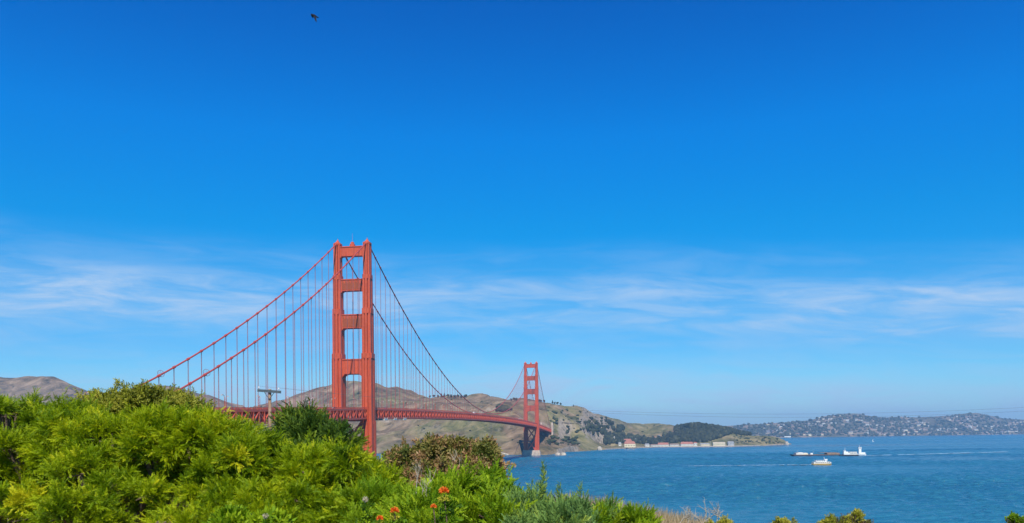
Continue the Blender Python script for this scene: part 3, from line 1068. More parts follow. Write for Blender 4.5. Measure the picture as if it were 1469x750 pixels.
def shrub(name, label, lobes, mat, tm, n_plume, plume=0.45, spray=0.26, per=12, upness=0.5, tint=(0.5, 0.22), cat='shrub', group=None, seed=1, spires=(), trunk_r=0.06, inner=0.22, spread=0.75, droop=0.0, shrink=0.62):
    """lobes: (px, py, depth, rx_px, rz_px, ry_m) ellipsoids of the crown"""
    global rng
    rng = np.random.default_rng(seed)
    C, RR = [], []
    for px, py, dp, rx, rz, ry in lobes:
        C.append(at(px, py, dp))
        RR.append((rx * dp / FPX, ry, rz * dp / FPX))
    C, RR = np.array([tuple(c) for c in C]), np.array(RR)
    bx, by = float(C[:, 0].mean()), float(C[:, 1].mean())
    bz = ground_z(bx, by)
    root = empty(name, (bx, by, bz), 0.0, label, cat, group)
    RR = np.maximum(RR - plume * shrink - spray * 0.4, RR * 0.4)
    wgt = RR[:, 0] * RR[:, 2] + RR[:, 1] * RR[:, 2]
    n_puff = max(4, n_plume // 16)
    lp = rng.choice(len(C), n_puff, p=wgt / wgt.sum())
    dp_ = norm(rng.normal(size=(n_puff, 3)))
    dp_[:, 2] = np.where(dp_[:, 2] < -0.45, -dp_[:, 2], dp_[:, 2])
    rad = np.where(rng.random(n_puff) < inner, rng.uniform(0.5, 0.8, n_puff), rng.uniform(0.72, 1.25, n_puff))
    PC = C[lp] + dp_ * RR[lp] * rad[:, None]
    keep = np.ones(n_puff, bool)
    for k in range(len(C)):
        q = (((PC - C[k]) / RR[k]) ** 2).sum(1)
        keep &= (q > 0.34) | (lp == k)
    PC, dp_, lp = PC[keep], dp_[keep], lp[keep]
    PN = norm(dp_ / RR[lp])
    pn = len(PC)
    ptint = np.array([mnoise.noise(Vector((p[0] * 1.3, p[1] * 1.3, p[2] * 1.3 + seed))) for p in PC]) * 0.16 + rng.normal(size=pn) * tint[1] * 0.5
    prad = plume * 0.85 * rng.uniform(0.7, 1.35, pn)
    pi = rng.integers(0, pn, n_plume)
    dr = norm(rng.normal(size=(n_plume, 3)) + PN[pi] * 0.9 + np.array([0, 0, 0.25]))
    P = PC[pi] + dr * (prad[pi] * rng.uniform(0.15, 0.8, n_plume))[:, None]
    A = norm(dr * 0.8 + PN[pi] * 0.35 + np.array([0, 0, upness]) + rng.normal(size=P.shape) * 0.48)
    T = np.clip(tint[0] + ptint[pi] + rng.normal(size=n_plume) * tint[1] * 0.35, 0, 1)
    L = plume * rng.uniform(0.6, 1.25, n_plume)
    K = np.ones(n_plume)
    wild = rng.random(n_plume) < 0.10             # stray longer shoots
    L = np.where(wild, L * 1.7, L)
    P = P + A * (wild * plume * 0.25)[:, None]
    for (sx, sy, sd, ln, nst) in spires:          # long leader shoots: tip pixel, depth, length m, number of plumes along it
        tip = np.array(tuple(at(sx, sy, sd)))
        lean = norm(np.array([rng.normal() * .16, rng.normal() * .12, 1.0]))
        for q in range(nst):
            k = q / nst
            P = np.vstack([P, tip - lean * ln * k - lean * plume * 0.8])
            A = np.vstack([A, norm(lean + rng.normal(size=3) * (0.12 + 0.45 * min(1, k * 2)))])
            L = np.append(L, plume * (0.55 + 0.5 * k))
            K = np.append(K, 0.5 + 0.65 * k)
            T = np.append(T, np.clip(tint[0] + 0.1 + rng.normal() * .12, 0, 1))
    n = len(P)
    # sprays along every plume
    ph = rng.uniform(0, 6.28, n)
    side = norm(np.cross(A, rng.normal(size=(n, 3))))
    side2 = np.cross(A, side)
    SP, SD, SS, ST = [], [], [], []
    for j in range(per):
        k = (j + 0.3) / per
        az = ph + j * 2.399
        pos = P + A * (L * (k - 0.25))[:, None]
        out = side * np.cos(az)[:, None] + side2 * np.sin(az)[:, None]
        tilt = spread * (1.05 - 0.75 * k)
        d = A * math.cos(tilt) + out * math.sin(tilt) + rng.normal(size=(n, 3)) * 0.12
        d[:, 2] -= droop
        SP.append(pos)
        SD.append(d)
        SS.append(K * spray * (1.1 - 0.45 * k) * rng.uniform(0.75, 1.25, n))
        ST.append(np.clip(T + 0.22 * (k - 0.45) + rng.normal(size=n) * 0.06, 0, 1))
    V, F, TT = scatter(tm, np.concatenate(SP), np.concatenate(SD), np.concatenate(SS), np.concatenate(ST))
    V = V - np.array([bx, by, bz])
    np_mesh('foliage', V, F, mat, root, tint=TT)
    # woody frame
    tb = MB()
    rr = random.Random(seed)
    for k in range(len(C)):
        c = C[k] - np.array([bx, by, bz])
        foot = Vector((rr.uniform(-.15, .15), rr.uniform(-.15, .15), -0.2))
        end = Vector(c)
        midp = foot.lerp(end, 0.5) + Vector((rr.uniform(-.2, .2), rr.uniform(-.2, .2), 0.1))
        tb.tube([foot, midp, end], [trunk_r, trunk_r * .7, trunk_r * .35], 6)
        for q in range(9):
            v = Vector((rr.gauss(0, 1), rr.gauss(0, 1), abs(rr.gauss(0, 1)) * .8)).normalized()
            e = end + Vector((v.x * RR[k][0], v.y * RR[k][1], v.z * RR[k][2])) * 0.9
            mm = end.lerp(e, 0.5) + Vector((rr.uniform(-.1, .1), rr.uniform(-.1, .1), .05))
            tb.tube([midp.lerp(end, 0.6), mm, e], [trunk_r * .4, trunk_r * .25, trunk_r * .1], 5)
    tb.build('branches', M['bark'], root)
    return root


# ------------------------------------------------------------------ foreground shrubs
def fill(tops, bottom, d_top, d_bot, n, r, seed, crest=0.30):
    """irregular lobes of a crown mass between an uneven crest line (photo pixels) and its foot"""
    q = random.Random(seed)
    out = []
    x0, x1 = tops[0][0], tops[-1][0]
    for i in range(n):
        px = x0 + (x1 - x0) * ((i * 0.618034 + q.uniform(-.04, .04)) % 1.0)
        k = (i + .5) / n
        k = 0.0 if k < crest else (k - crest) / (1 - crest)
        rr_ = r * q.uniform(.65, 1.35) * (0.8 + .35 * k)
        top = float(interp(px, tops))
        py = top + rr_ * .9 + k * (bottom - top - rr_)
        dp = d_top + (d_bot - d_top) * k + q.uniform(-.75, .6)
        out.append((px, py, dp, rr_ * 1.15, rr_ * .95, rr_ * 1.1 * dp / FPX + .12))
    return out


shrub('feathery_shrub', 'tall bright green feathery shrub at the left picture edge, under the brown hill',
      fill([(-90, 572), (0, 576), (25, 573), (60, 576), (95, 580), (135, 588)], 775, 14.0, 12.2, 30, 40, 301, .42), M['leaf_bright'], FEATHER, 4200, plume=.21, spray=.14, per=11, seed=3, group='foreground shrubs', shrink=.6, upness=.08, droop=.16, inner=.27)
shrub('olive_tree', 'rounded olive green treetop, highest of the near foliage, below the cable ends',
      fill([(112, 590), (140, 575), (165, 570), (200, 563), (235, 566), (262, 576), (285, 598), (296, 612)], 690, 19, 17, 26, 36, 302, .5),
      M['leaf_olive'], FINE, 2700, plume=0.28, spray=0.20, per=8, seed=5, cat='tree', spread=0.9, group='foreground shrubs', trunk_r=0.1, shrink=.6)
shrub('feathery_shrub', 'broad bright yellow green feathery shrub spreading below the rounded olive treetop',
      fill([(90, 594), (140, 602), (180, 602), (215, 596), (250, 590), (280, 592), (300, 606)], 778, 12.6, 10.6, 30, 40, 303, .36), M['leaf_bright'], FEATHER, 5000, plume=.185, spray=.125, per=11, seed=7, tint=(0.56, .24), group='foreground shrubs', shrink=.6, upness=.08, droop=.16, inner=.27)
shrub('feathery_shrub', 'bright feathery shrub whose crest hides the bridge truss left of the wooden pole',
      fill([(286, 618), (300, 632), (325, 636), (342, 612), (358, 610), (372, 622), (382, 662), (400, 672)], 775, 12.4, 10.8, 22, 34, 304), M['leaf_bright'], FEATHER, 3700, plume=.185, spray=.125, per=11, seed=9, tint=(0.5, .24), group='foreground shrubs', shrink=.6, upness=.08, droop=.16, inner=.27,
      spires=[(348, 592, 12.5, .3, 4), (366, 596, 12.5, .25, 3), (338, 600, 12.5, .25, 3)])
shrub('feathery_shrub', 'lower bright green feathery shrub in front of the dark conifer',
      fill([(384, 676), (405, 668), (430, 652), (455, 644), (480, 646), (505, 652), (530, 662), (552, 680)], 778, 11.6, 10.2, 24, 34, 305), M['leaf_bright'], FEATHER, 4000, plume=.18, spray=.12, per=11, seed=13, tint=(0.46, .24), group='foreground shrubs', shrink=.6, upness=.08, droop=.16, inner=.27,
      spires=[(503, 628, 12.5, .5, 5), (471, 612, 12.2, .35, 4), (441, 612, 12.2, .3, 3), (532, 650, 12.4, .35, 4)])
shrub('dark_conifer', 'dark green conifer with an upright leader beside the near tower foot',
      [(448, 636, 17, 36, 44, .8), (424, 628, 17.5, 24, 38, .6), (486, 646, 16.5, 30, 34, .7), (462, 694, 16, 60, 54, 1.0), (508, 672, 16.3, 16, 22, .4)], M['leaf_dark'], CYPRESS, 760, plume=0.34, spray=0.21, upness=0.3, droop=.1,
      seed=15, cat='tree', spires=[(462, 574, 17, 0.75, 8), (430, 590, 17.4, 0.45, 4), (486, 610, 16.5, 0.45, 4), (414, 592, 17.3, .4, 4), (447, 588, 17.3, .4, 4), (516, 628, 16.5, .5, 4)], tint=(0.56, .32), group='foreground shrubs', trunk_r=0.1)
shrub('feathery_shrub', 'small fresh green shrub between the near tower foot and the reddish bush',
      fill([(520, 708), (545, 692), (565, 700), (590, 714), (612, 724)], 778, 11, 9.4, 16, 28, 307), M['leaf_green'], FEATHER, 1500, plume=.2, spray=.135, per=11, seed=17, tint=(.55, .25), group='foreground shrubs', shrink=.6, upness=.08, droop=.16, inner=.27)
shrub('reddish_bush', 'rounded bush with reddish brown and olive leaves in front of the bridge span',
      [(632, 678, 17, 56, 44, 1.1), (588, 688, 17.2, 42, 40, 1.0), (685, 684, 16.8, 33, 46, 1.0), (655, 700, 16.2, 60, 36, 1.0), (552, 698, 17.4, 30, 30, .7)], M['leaf_red'], OVAL, 3000, plume=.2, spray=.17, per=8,
      seed=20, tint=(0.46, .42), cat='bush', spread=.95, inner=.4, upness=.2, group='foreground shrubs')
shrub('feathery_shrub', 'fresh yellow green shrub below the reddish bush, behind the orange blooms',
      fill([(596, 712), (625, 700), (655, 694), (690, 696), (716, 704), (728, 716)], 778, 10.2, 8.6, 18, 25, 308), M['leaf_green'], CYPRESS, 1100, plume=.22, spray=.15, per=11, seed=21, upness=0.5, shrink=.5,
      spires=[(652, 672, 10, .3, 5), (622, 680, 9.8, .3, 5), (690, 680, 10, .28, 4), (672, 684, 9.9, .25, 4), (712, 688, 9.9, .25, 4), (640, 688, 10, .25, 4), (600, 690, 10, .3, 4)], tint=(0.58, .24), group='foreground shrubs')
shrub('young_cypress', 'young cypress with pointed upright shoots standing against the blue water',
      fill([(714, 728), (745, 730), (775, 722), (800, 736), (828, 744)], 778, 9.0, 7.4, 13, 16, 309), M['leaf_blue'], CYPRESS, 620, plume=.16, spray=.11, per=10, seed=23, upness=.8, shrink=.5,
      spires=[(778, 654, 8.6, .62, 11), (786, 672, 8.6, .42, 8), (763, 680, 8.7, .35, 7), (738, 690, 8.8, .3, 6), (802, 684, 8.5, .36, 7), (772, 684, 8.5, .34, 6), (725, 690, 8.9, .28, 6), (792, 700, 8.6, .25, 5), (750, 700, 8.7, .22, 5), (812, 704, 8.5, .25, 5)],
      tint=(.52, .26), cat='tree', group='foreground shrubs', trunk_r=.03)
shrub('young_cypress', 'slender blue green cypress shoots just right of the taller young cypress',
      fill([(822, 740), (850, 740), (890, 742)], 775, 8.6, 7.6, 6, 10, 310), M['leaf_blue'], CYPRESS, 150, plume=.14, spray=.1, per=10, seed=25, upness=1.1, shrink=.5,
      spires=[(836, 686, 8.4, .42, 8), (828, 706, 8.4, .25, 5), (843, 710, 8.3, .25, 5), (871, 704, 8.6, .3, 6), (886, 722, 8.6, .2, 4), (860, 722, 8.6, .2, 4)], tint=(.42, .25), cat='tree', group='foreground shrubs', trunk_r=.02)
shrub('low_shrub', 'low green shrub at the bottom edge among dry grass',
      fill([(850, 744), (890, 742), (925, 744), (950, 752)], 775, 9.2, 8.0, 7, 11, 311), M['leaf_green'], CYPRESS, 220, plume=.13, spray=.1, seed=27, upness=.9, tint=(.6, .25), group='foreground shrubs', trunk_r=.02)
shrub('low_shrub', 'yellow green shrub at the bottom edge, left of the tilted lichen covered branch',
      [(1120, 759, 7.5, 11, 6, .08)], M['leaf_olive'], OVAL, 30, plume=.05, spray=.05, per=7, seed=29, spires=[(1114, 739, 7.5, .09, 4), (1139, 741, 7.5, .09, 4), (1124, 744, 7.5, .06, 3), (1131, 747, 7.5, .05, 3)], tint=(.6, .4), group='foreground shrubs', trunk_r=.012)
shrub('leafy_branch', 'mottled olive branch tip rising from the bottom edge against the water',
      [(1182, 761, 7.2, 12, 8, .06), (1194, 757, 7.2, 12, 7, .06), (1206, 753, 7.2, 12, 6, .05), (1218, 749, 7.2, 11, 5, .05), (1227, 745, 7.2, 7, 3.5, .04)], M['leaf_olive'], FINE, 170, plume=.045, spray=.045, per=8, seed=31, tint=(.55, .4), spires=[(1232, 734, 7.2, .03, 2), (1210, 738, 7.2, .03, 2)], cat='branch', group='foreground shrubs', trunk_r=.012)
shrub('leafy_branch', 'tiny dark purple sprig peeping over the bottom edge, right of the olive branch',
      [(1244, 754, 7.2, 6, 5, .04)], M['leaf_red'], OVAL, 14, plume=.035, spray=.035, per=7, seed=33, tint=(.2, .4), spires=[(1246, 744, 7.2, .04, 2)], cat='branch', group='foreground shrubs', trunk_r=.01)
shrub('leafy_branch', 'small upright green shoot at the bottom right corner',
      [(1454, 752, 7.0, 4, 10, .03), (1464, 757, 7.0, 5, 5, .03)], M['leaf_green'], OVAL, 22, plume=.045, spray=.045, per=8, seed=35, tint=(.5, .2), upness=1.5, spires=[(1454, 738, 7.0, .06, 3)], cat='branch', group='foreground shrubs', trunk_r=.01)
shrub('succulent', 'low plant with glossy light green leaves at the bottom edge, below the feathery shrubs',
      [(335, 768, 5.6, 40, 18, .2), (400, 768, 5.6, 36, 18, .2)], M['leaf_green'], SUCC, 170, plume=.08, spray=.085, per=7, seed=37, tint=(.75, .2), upness=1.2, cat='plant', group='foreground shrubs', trunk_r=.015)


# bare twiggy bush, dead stems
def twig_tree(mb, p, d, ln, r, depth, rr, spread=0.55):
    e = p + d * ln
    mid_ = p.lerp(e, .5) + Vector((rr.gauss(0, .04), rr.gauss(0, .04), rr.gauss(0, .03))) * ln
    mb.tube([p, mid_, e], [r, r * .85, r * .6], 5, False)
    if depth <= 0:
        return
    for q in range(rr.choice((2, 3))):
        nd = (d + Vector((rr.gauss(0, spread), rr.gauss(0, spread), rr.gauss(0.05, spread * .6)))).normalized()
        twig_tree(mb, p.lerp(e, rr.uniform(.45, 1.0)), nd, ln * rr.uniform(.5, .8), r * .6, depth - 1, rr, spread)


def bare_bush(label, spots, ln, r, depth, seed, spread=.55, name='bare_bush', cat='bush'):
    rr = random.Random(seed)
    b0 = at(*spots[0][:3])
    gz = ground_z(b0.x, b0.y)
    root = empty(name, (b0.x, b0.y, gz), 0, label, cat)
    mb = MB()
    for px, py, dp, dx in spots:
        p = at(px, py, dp) - Vector((b0.x, b0.y, gz))
        twig_tree(mb, p, Vector((dx, rr.uniform(-.2, .2), 1)).normalized(), ln, r, depth, rr, spread)
        mb.tube([(p.x * .5, p.y * .5, -0.1), p], [r * 1.3, r], 5, False)
    mb.build('twigs', M['twig'], root)
    return root


bare_bush('pale bare twiggy bush at the bottom edge in front of the water',
          [(985, 757, 9, .3), (1005, 757, 9, .5), (1025, 757, 9, .3), (1040, 757, 9, -.5), (1010, 757, 9.2, -.6), (970, 757, 9.1, .7)], .15, .006, 4, 41)
shrub('low_shrub', 'pale yellow topped low shrub beside the bare twiggy bush',
      [(1034, 757, 9, 16, 9, .15)], M['leaf_olive'], FINE, 40, plume=.06, spray=.055, per=8, seed=43, tint=(.95, .2), group='foreground shrubs', trunk_r=.01)
bare_bush('grey dead stems standing among the green shrubs below the reddish bush',
          [(596, 742, 9.3, 0.05), (604, 738, 9.35, .1), (612, 744, 9.25, .15)], .30, .0055, 3, 45, .35, name='dead_stems', cat='dead plant')

bare_bush('thin dead stems in front of the reddish bush', [(645, 700, 15.6, .3), (652, 696, 15.6, -.1)], .35, .008, 3, 47, .35, name='dead_stems', cat='dead plant')

# dry grass on the brow
rng = np.random.default_rng(51)
gv = np.array([(-0.5, 0, 0), (0.5, 0, 0), (0.25, 0.6, 0.05), (-0.25, 0.6, 0.05), (0.0, 1.0, 0.16), (-0.02, 1.0, 0.16)], float)
gf = np.array([(0, 1, 2, 3), (3, 2, 4, 5)])
nG = 26000
gx = rng.uniform(-9, 14, nG)
gy = rng.uniform(9, 50, nG)
dens = np.array([mnoise.noise(Vector((a * .5, b * .3, 2.0))) for a, b in zip(gx, gy)])
kp = (dens > -0.25) & (gx / gy > -0.05) & (gx / gy < 0.24)
gx, gy = gx[kp], gy[kp]
gp = np.array([(a, b, ground_z(a, b) - .02) for a, b in zip(gx, gy)])
gd = np.stack([rng.normal(0.08, .18, len(gp)), rng.normal(0, .18, len(gp)), np.ones(len(gp))], -1)
gl = rng.uniform(.25, .8, len(gp)) * np.where(gy > 20, 1.0, .7)
gs = np.stack([np.full(len(gp), .016) * np.where(gy > 20, 1.5, 1.0), gl, gl], -1)
V, F, TT = scatter([(gv, gf)], gp, gd, gs, rng.random(len(gp)))
tag(np_mesh('dry_grass', V, F, M['grass'], tint=TT), 'pale dry grass on the brow above the water', 'grass', kind='stuff')


# flowers
def flower(label, px, py, dp, r_px, seed, bract=True):
    rr = np.random.default_rng(seed)
    c = at(px, py, dp)
    gz = ground_z(c.x, c.y)
    root = empty('orange_flower', (c.x + .03, c.y + .02, gz), 0, label, 'flower', 'orange flowers among the shrubs')
    h = c.z - gz
    off = Vector((-.03, -.02, h))
    rad = r_px * dp / FPX
    st = MB().tube([(0, 0, -.05), (.02, .01, h * .6), off - Vector((0, 0, rad * .5))], [.008, .006, .005], 6)
    st.build('stem', M['bark'], root)
    global rng
    rng = rr
    n = 60
    d = norm(rr.normal(size=(n, 3)))
    d[:, 2] = np.abs(d[:, 2]) * 1.1 - .25
    pet = [leaf_cluster(3, .8, .22, .5)]
    V, F, TT = scatter(pet, np.tile(np.array(tuple(off)), (n, 1)) + d * rad * .15, d, np.full(n, rad * .62), rr.random(n))
    np_mesh('flower_head', V, F, M['petal'], root, tint=TT)
    if bract:
        n = 26
        d = norm(rr.normal(size=(n, 3)) * np.array([1, 1, .35]))
        V, F, TT = scatter(OVAL, np.tile(np.array(tuple(off)) - np.array([0, 0, rad * 1.3]), (n, 1)) + d * rad * .3, d, np.full(n, rad * .7), rr.random(n))
        np_mesh('bract', V, F, M['bract'], root, tint=TT)
    n = 110
    k = rr.uniform(.3, .96, n)
    d = norm(rr.normal(size=(n, 3)) + np.array([0, 0, .5]))
    V, F, TT = scatter(OVAL, np.stack([.02 * k, .01 * k, h * k], -1), d, rr.uniform(.05, .09, n), rr.random(n) * .7)
    np_mesh('leaves', V, F, M['leaf_green'], root, tint=TT)


flower('largest orange flower on a tall stem with yellow green bracts', 637, 705, 6.5, 8, 61)
flower('small orange bloom low beside the tallest orange flower', 622, 727, 6.6, 5, 62, False)
flower('orange flower left of the tall one, upper of the low pair', 566, 733, 6.2, 7, 63)
flower('orange flower lowest and leftmost, near the bottom edge', 545, 744, 6.1, 5.5, 64)


def blossom(label, px, py, dp, r_px, seed):
    rr = np.random.default_rng(seed)
    c = at(px, py, dp)
    gz = ground_z(c.x, c.y)
    root = empty('pale_blossom', (c.x, c.y, gz), 0, label, 'flower', 'pale flower heads among the shrubs')
    MB().tube([(0, 0, -.05), (0, 0, c.z - gz)], [.006, .004], 5).build('stem', M['leaf_green'], root)
    rad = r_px * dp / FPX
    n = 40
    d = norm(rr.normal(size=(n, 3)))
    global rng
    rng = rr
    V, F, TT = scatter(FINE, np.tile(np.array([0, 0, c.z - gz]), (n, 1)), d, np.full(n, rad * .8), rr.random(n))
    np_mesh('flower_head', V, F, M['blossom'], root, tint=TT)
    n = 120
    k = rr.uniform(.3, .97, n)
    V, F, TT = scatter(OVAL, np.stack([.0 * k, .0 * k, (c.z - gz) * k], -1), norm(rr.normal(size=(n, 3)) + np.array([0, 0, .6])), rr.uniform(.05, .10, n), rr.random(n) * .8)
    np_mesh('leaves', V, F, M['leaf_green'], root, tint=TT)


blossom('pale cream blossom at the bottom edge below the feathery shrubs', 381, 740, 5.4, 5, 71)
blossom('faded pinkish blossom left of the orange flowers', 524, 716, 7.0, 5, 72)


# ------------------------------------------------------------------ utility pole and wires
PD = 75.0
pt = at(387, 558, PD)
pb = ground_z(pt.x, pt.y)
pole = empty('utility_pole', (pt.x, pt.y, pb), 0, 'weathered wooden utility pole with a single grey crossarm rising from the shrubs', 'utility pole')
ph_ = pt.z - pb
MB().tube([(0, 0, -.5), (0, 0, ph_ * .5), (0, 0, ph_)], [.19, .16, .14], 12).build('post', M['pole_wood'], pole)
MB().bar((-1.05, -.22, ph_ - .12), (1.08, -.22, ph_ - .30), .14, .24).build('crossarm', M['arm_wood'], pole)
MB().bar((-.45, -.27, ph_ - .22), (0, -.2, ph_ - .95), .05).bar((.5, -.27, ph_ - .3), (0, -.2, ph_ - .95), .05).build('brace', M['arm_wood'], pole)
ins_pts = []
for xx in (-.92, .88):
    zz = ph_ - .12 - .18 * (xx + 1.05) / 2.13 + .12
    ins_pts.append(Vector((pt.x + xx, pt.y - .22, pb + zz + .28)))
    MB().tube([(xx, -.22, zz - .02), (xx, -.22, zz + .1), (xx, -.22, zz + .11), (xx, -.22, zz + .2), (xx, -.22, zz + .21), (xx, -.22, zz + .28)], [.03, .03, .09, .07, .05, .05], 8).build('insulator', M['ceramic'], pole)
for k, (p0, lab) in enumerate(((ins_pts[0], 'upper thin wire from the far end of the crossarm across the sky'), (ins_pts[1], 'lower thin wire from the near end of the crossarm across the sky'))):
    pts = []
    for q in range(61):
        X = p0.x + (105 - p0.x) * q / 60
        dz = -.0735 * (X - p0.x) + .00116 * (X - p0.x) * (X - 15)
        pts.append((X, p0.y + k * 0.8 * q / 60, p0.z + dz - 0.42 * (k * .6) * min(1, q / 20)))
    tag(MB().tube(pts, .006, 5).build('utility_wire', M['wire']), lab, 'wire', 'overhead wires')


# ------------------------------------------------------------------ bird
bp = at(450.5, 22, 60)
bird = empty('bird', bp, R(25), 'small black bird flying high in the blue sky', 'bird')
bird.scale = (1.45, 1.45, 1.45)
bb = MB().tube([(-.17, 0, .03), (-.13, 0, .035), (-.08, 0, .02), (0, 0, 0), (.08, 0, -.03), (.14, 0, -.05), (.22, 0, -.07)], [.008, .03, .035, .06, .05, .028, .035], 8).build('body', M['feather'], bird, True)
for sy, pts in ((1, [(-.05, 0, .02), (-.12, .12, .10), (-.10, .25, .09), (.02, .33, .02), (.02, .2, .05), (.05, .05, 0)]), (-1, [(-.05, 0, 0), (-.02, -.10, -.14), (.03, -.14, -.30), (.10, -.14, -.38), (.10, -.09, -.2), (.06, -.03, -.03)])):
    n = len(pts)
    MB().add([(x, y, z + .02) for x, y, z in pts] + [(x, y, z - .02) for x, y, z in pts],
             [tuple(range(n)), tuple(range(n, 2 * n))[::-1]] + [((i + 1) % n, i, n + i, n + (i + 1) % n) for i in range(n)]).build('wing', M['feather'], bird)


# ------------------------------------------------------------------ distant trees, woods, scrub
def blob(seed, sub=2):
    import bmesh
    bm = bmesh.new()
    bmesh.ops.create_icosphere(bm, subdivisions=sub, radius=1.0)
    for v in bm.verts:
        n_ = mnoise.fractal(v.co * 1.7 + Vector((seed * 3.1, 0, 0)), 1.0, 2.0, 3)
        v.co *= 1.0 + 0.42 * n_
    V = np.array([tuple(v.co) for v in bm.verts])
    F = np.array([[v.index for v in f.verts] for f in bm.faces])
    bm.free()
    return V, F


BLOBS = [blob(k) for k in range(6)]
UPV = np.array([0, 0, 1.0])


def wood(name, pts, sizes, mat, label, cat, seed):
    """many crowns as one mass"""
    global rng
    rng = np.random.default_rng(seed)
    P = np.array([tuple(p) for p in pts])
    n = len(P)
    S = np.array(sizes)
    P = P + np.stack([np.zeros(n), np.zeros(n), S[:, 1] * .55], -1)
    Dv = np.tile(UPV, (n, 1)) + rng.normal(size=(n, 3)) * .1
    V, F, TT = scatter(BLOBS, P, Dv, S, np.clip(rng.normal(.45, .25, n), 0, 1))
    return tag(np_mesh(name, V, F, mat, tint=TT, smooth=False), label, cat, kind='stuff')


rr = random.Random(77)
# the wooded hill by the harbour
pts, sz = [], []
while len(pts) < 1500:
    u = rr.uniform(968, 1076)
    top = float(interp(u, [(968, 614), (975, 611), (985, 607), (1000, 606), (1030, 609), (1050, 611), (1065, 617), (1076, 623)]))
    bot = float(interp(u, [(968, 630), (985, 634), (1010, 635), (1030, 629), (1050, 622), (1076, 624.5)]))
    if bot <= top:
        continue
    y = rr.uniform(top, bot)
    d, z = marin.column(u)
    p = marin.place(u, y)
    h_ = rr.uniform(5.5, 9.5)
    pts.append(p)
    sz.append((h_ * .8, h_, h_ * .8))
for q in range(420):           # crown of the hill: trees stand above the bare skyline
    u = rr.uniform(972, 1072)
    p = marin.place(u, float(interp(u, SKYLINE)) + rr.uniform(0.2, 1.5))
    h_ = float(interp(u, [(972, 7), (985, 13), (1000, 15), (1030, 13), (1045, 14), (1060, 11), (1072, 5)])) * rr.uniform(.7, 1.05)
    pts.append(p)
    sz.append((h_ * .6, h_, h_ * .6))
wood('wooded_hill', pts, sz, M['wood_far'], 'dense dark wood covering the rounded hill by the harbour', 'wood', 81)
# groves behind the harbour houses
pts, sz = [], []
for u0, u1, y0, y1, n in ((866, 925, 628, 637, 95), (925, 972, 630, 638, 80), (848, 880, 606, 632, 26), (886, 897, 613, 620, 30), (838, 858, 604, 618, 8), (950, 985, 623, 634, 55), (870, 915, 624, 630, 22)):
    for q in range(n):
        u, y = rr.uniform(u0, u1), rr.uniform(y0, y1)
        h_ = rr.uniform(6, 12)
        pts.append(marin.place(u, y))
        sz.append((h_ * .75, h_, h_ * .75))
wood('grove', pts, sz, M['wood_far'], 'dark groves of trees behind the harbour houses', 'wood', 83)
# scrub on the headland slopes
pts, sz = [], []
for u0, u1, y0, y1, n, hm_ in ((798, 828, 628, 638, 26, 4.5), (800, 850, 612, 622, 14, 3.5), (560, 850, 570, 640, 40, 2.4), (0, 560, 545, 600, 60, 3), (800, 970, 585, 620, 60, 3.2), (1050, 1120, 624, 636, 90, 2.4),
                                 (786, 796, 618, 638, 14, 4), (716, 730, 583, 590, 24, 5), (845, 870, 600, 620, 50, 5), (792, 802, 590, 612, 10, 4)):
    for q in range(n):
        u, y = rr.uniform(u0, u1), rr.uniform(y0, y1)
        if y < float(interp(u, SKYLINE)) + 2:
            continue
        h_ = hm_ * rr.uniform(.5, 1.3)
        pts.append(marin.place(u, y))
        sz.append((h_ * rr.uniform(1.2, 2.6), h_, h_ * 1.3))
wood('hill_scrub', pts, sz, M['scrub_far'], 'dark scrub dotted over the brown headland slopes', 'scrub', 85)
# woods of the far shore
pts, sz = [], []
for q in range(2300):
    u = rr.uniform(1045, 1600)
    top = float(interp(u, BEL_SKY))
    y = rr.uniform(top + .5, float(hor(u)) + 8.5)
    if rr.random() < float(interp(u, [(1045, .7), (1075, .4), (1090, 0), (1290, 0.0), (1310, .75), (1340, .75), (1360, .3), (1440, .3), (1469, .1)])) and y < top + 10:
        continue
    h_ = rr.uniform(6, 13)
    pts.append(bel.place(u, y))
    sz.append((h_ * 1.1, h_, h_ * 1.1))
wood('far_wood', pts, sz, M['wood_shore'], 'blue hazed woods over the far inhabited shore', 'wood', 87)


def make_far_tree(seed, conifer):
    rng_l = np.random.default_rng(seed)
    root = empty('tree', (0, 0, 0))
    MB().tube([(0, 0, -1), (0, 0, 6)], [.6, .35], 6).build('trunk', M['bark'], root)
    if conifer:
        parts = [((0, 0, 4.5 + 2.1 * k), (3.6 - .75 * k, 2.0, 3.6 - .75 * k)) for k in range(5)]
    else:
        parts = [((rng_l.normal() * 1.8, rng_l.normal() * 1.8, 7 + rng_l.normal() * 1.4), (3.2, 2.8, 3.2)) for k in range(7)]
    P = np.array([p for p, s in parts])
    global rng
    rng = rng_l
    V, F, TT = scatter(BLOBS, P, np.tile(UPV, (len(P), 1)), np.array([s for p, s in parts]), rng_l.random(len(P)))
    np_mesh('crown', V, F, M['wood_far'], root, tint=TT)
    return root


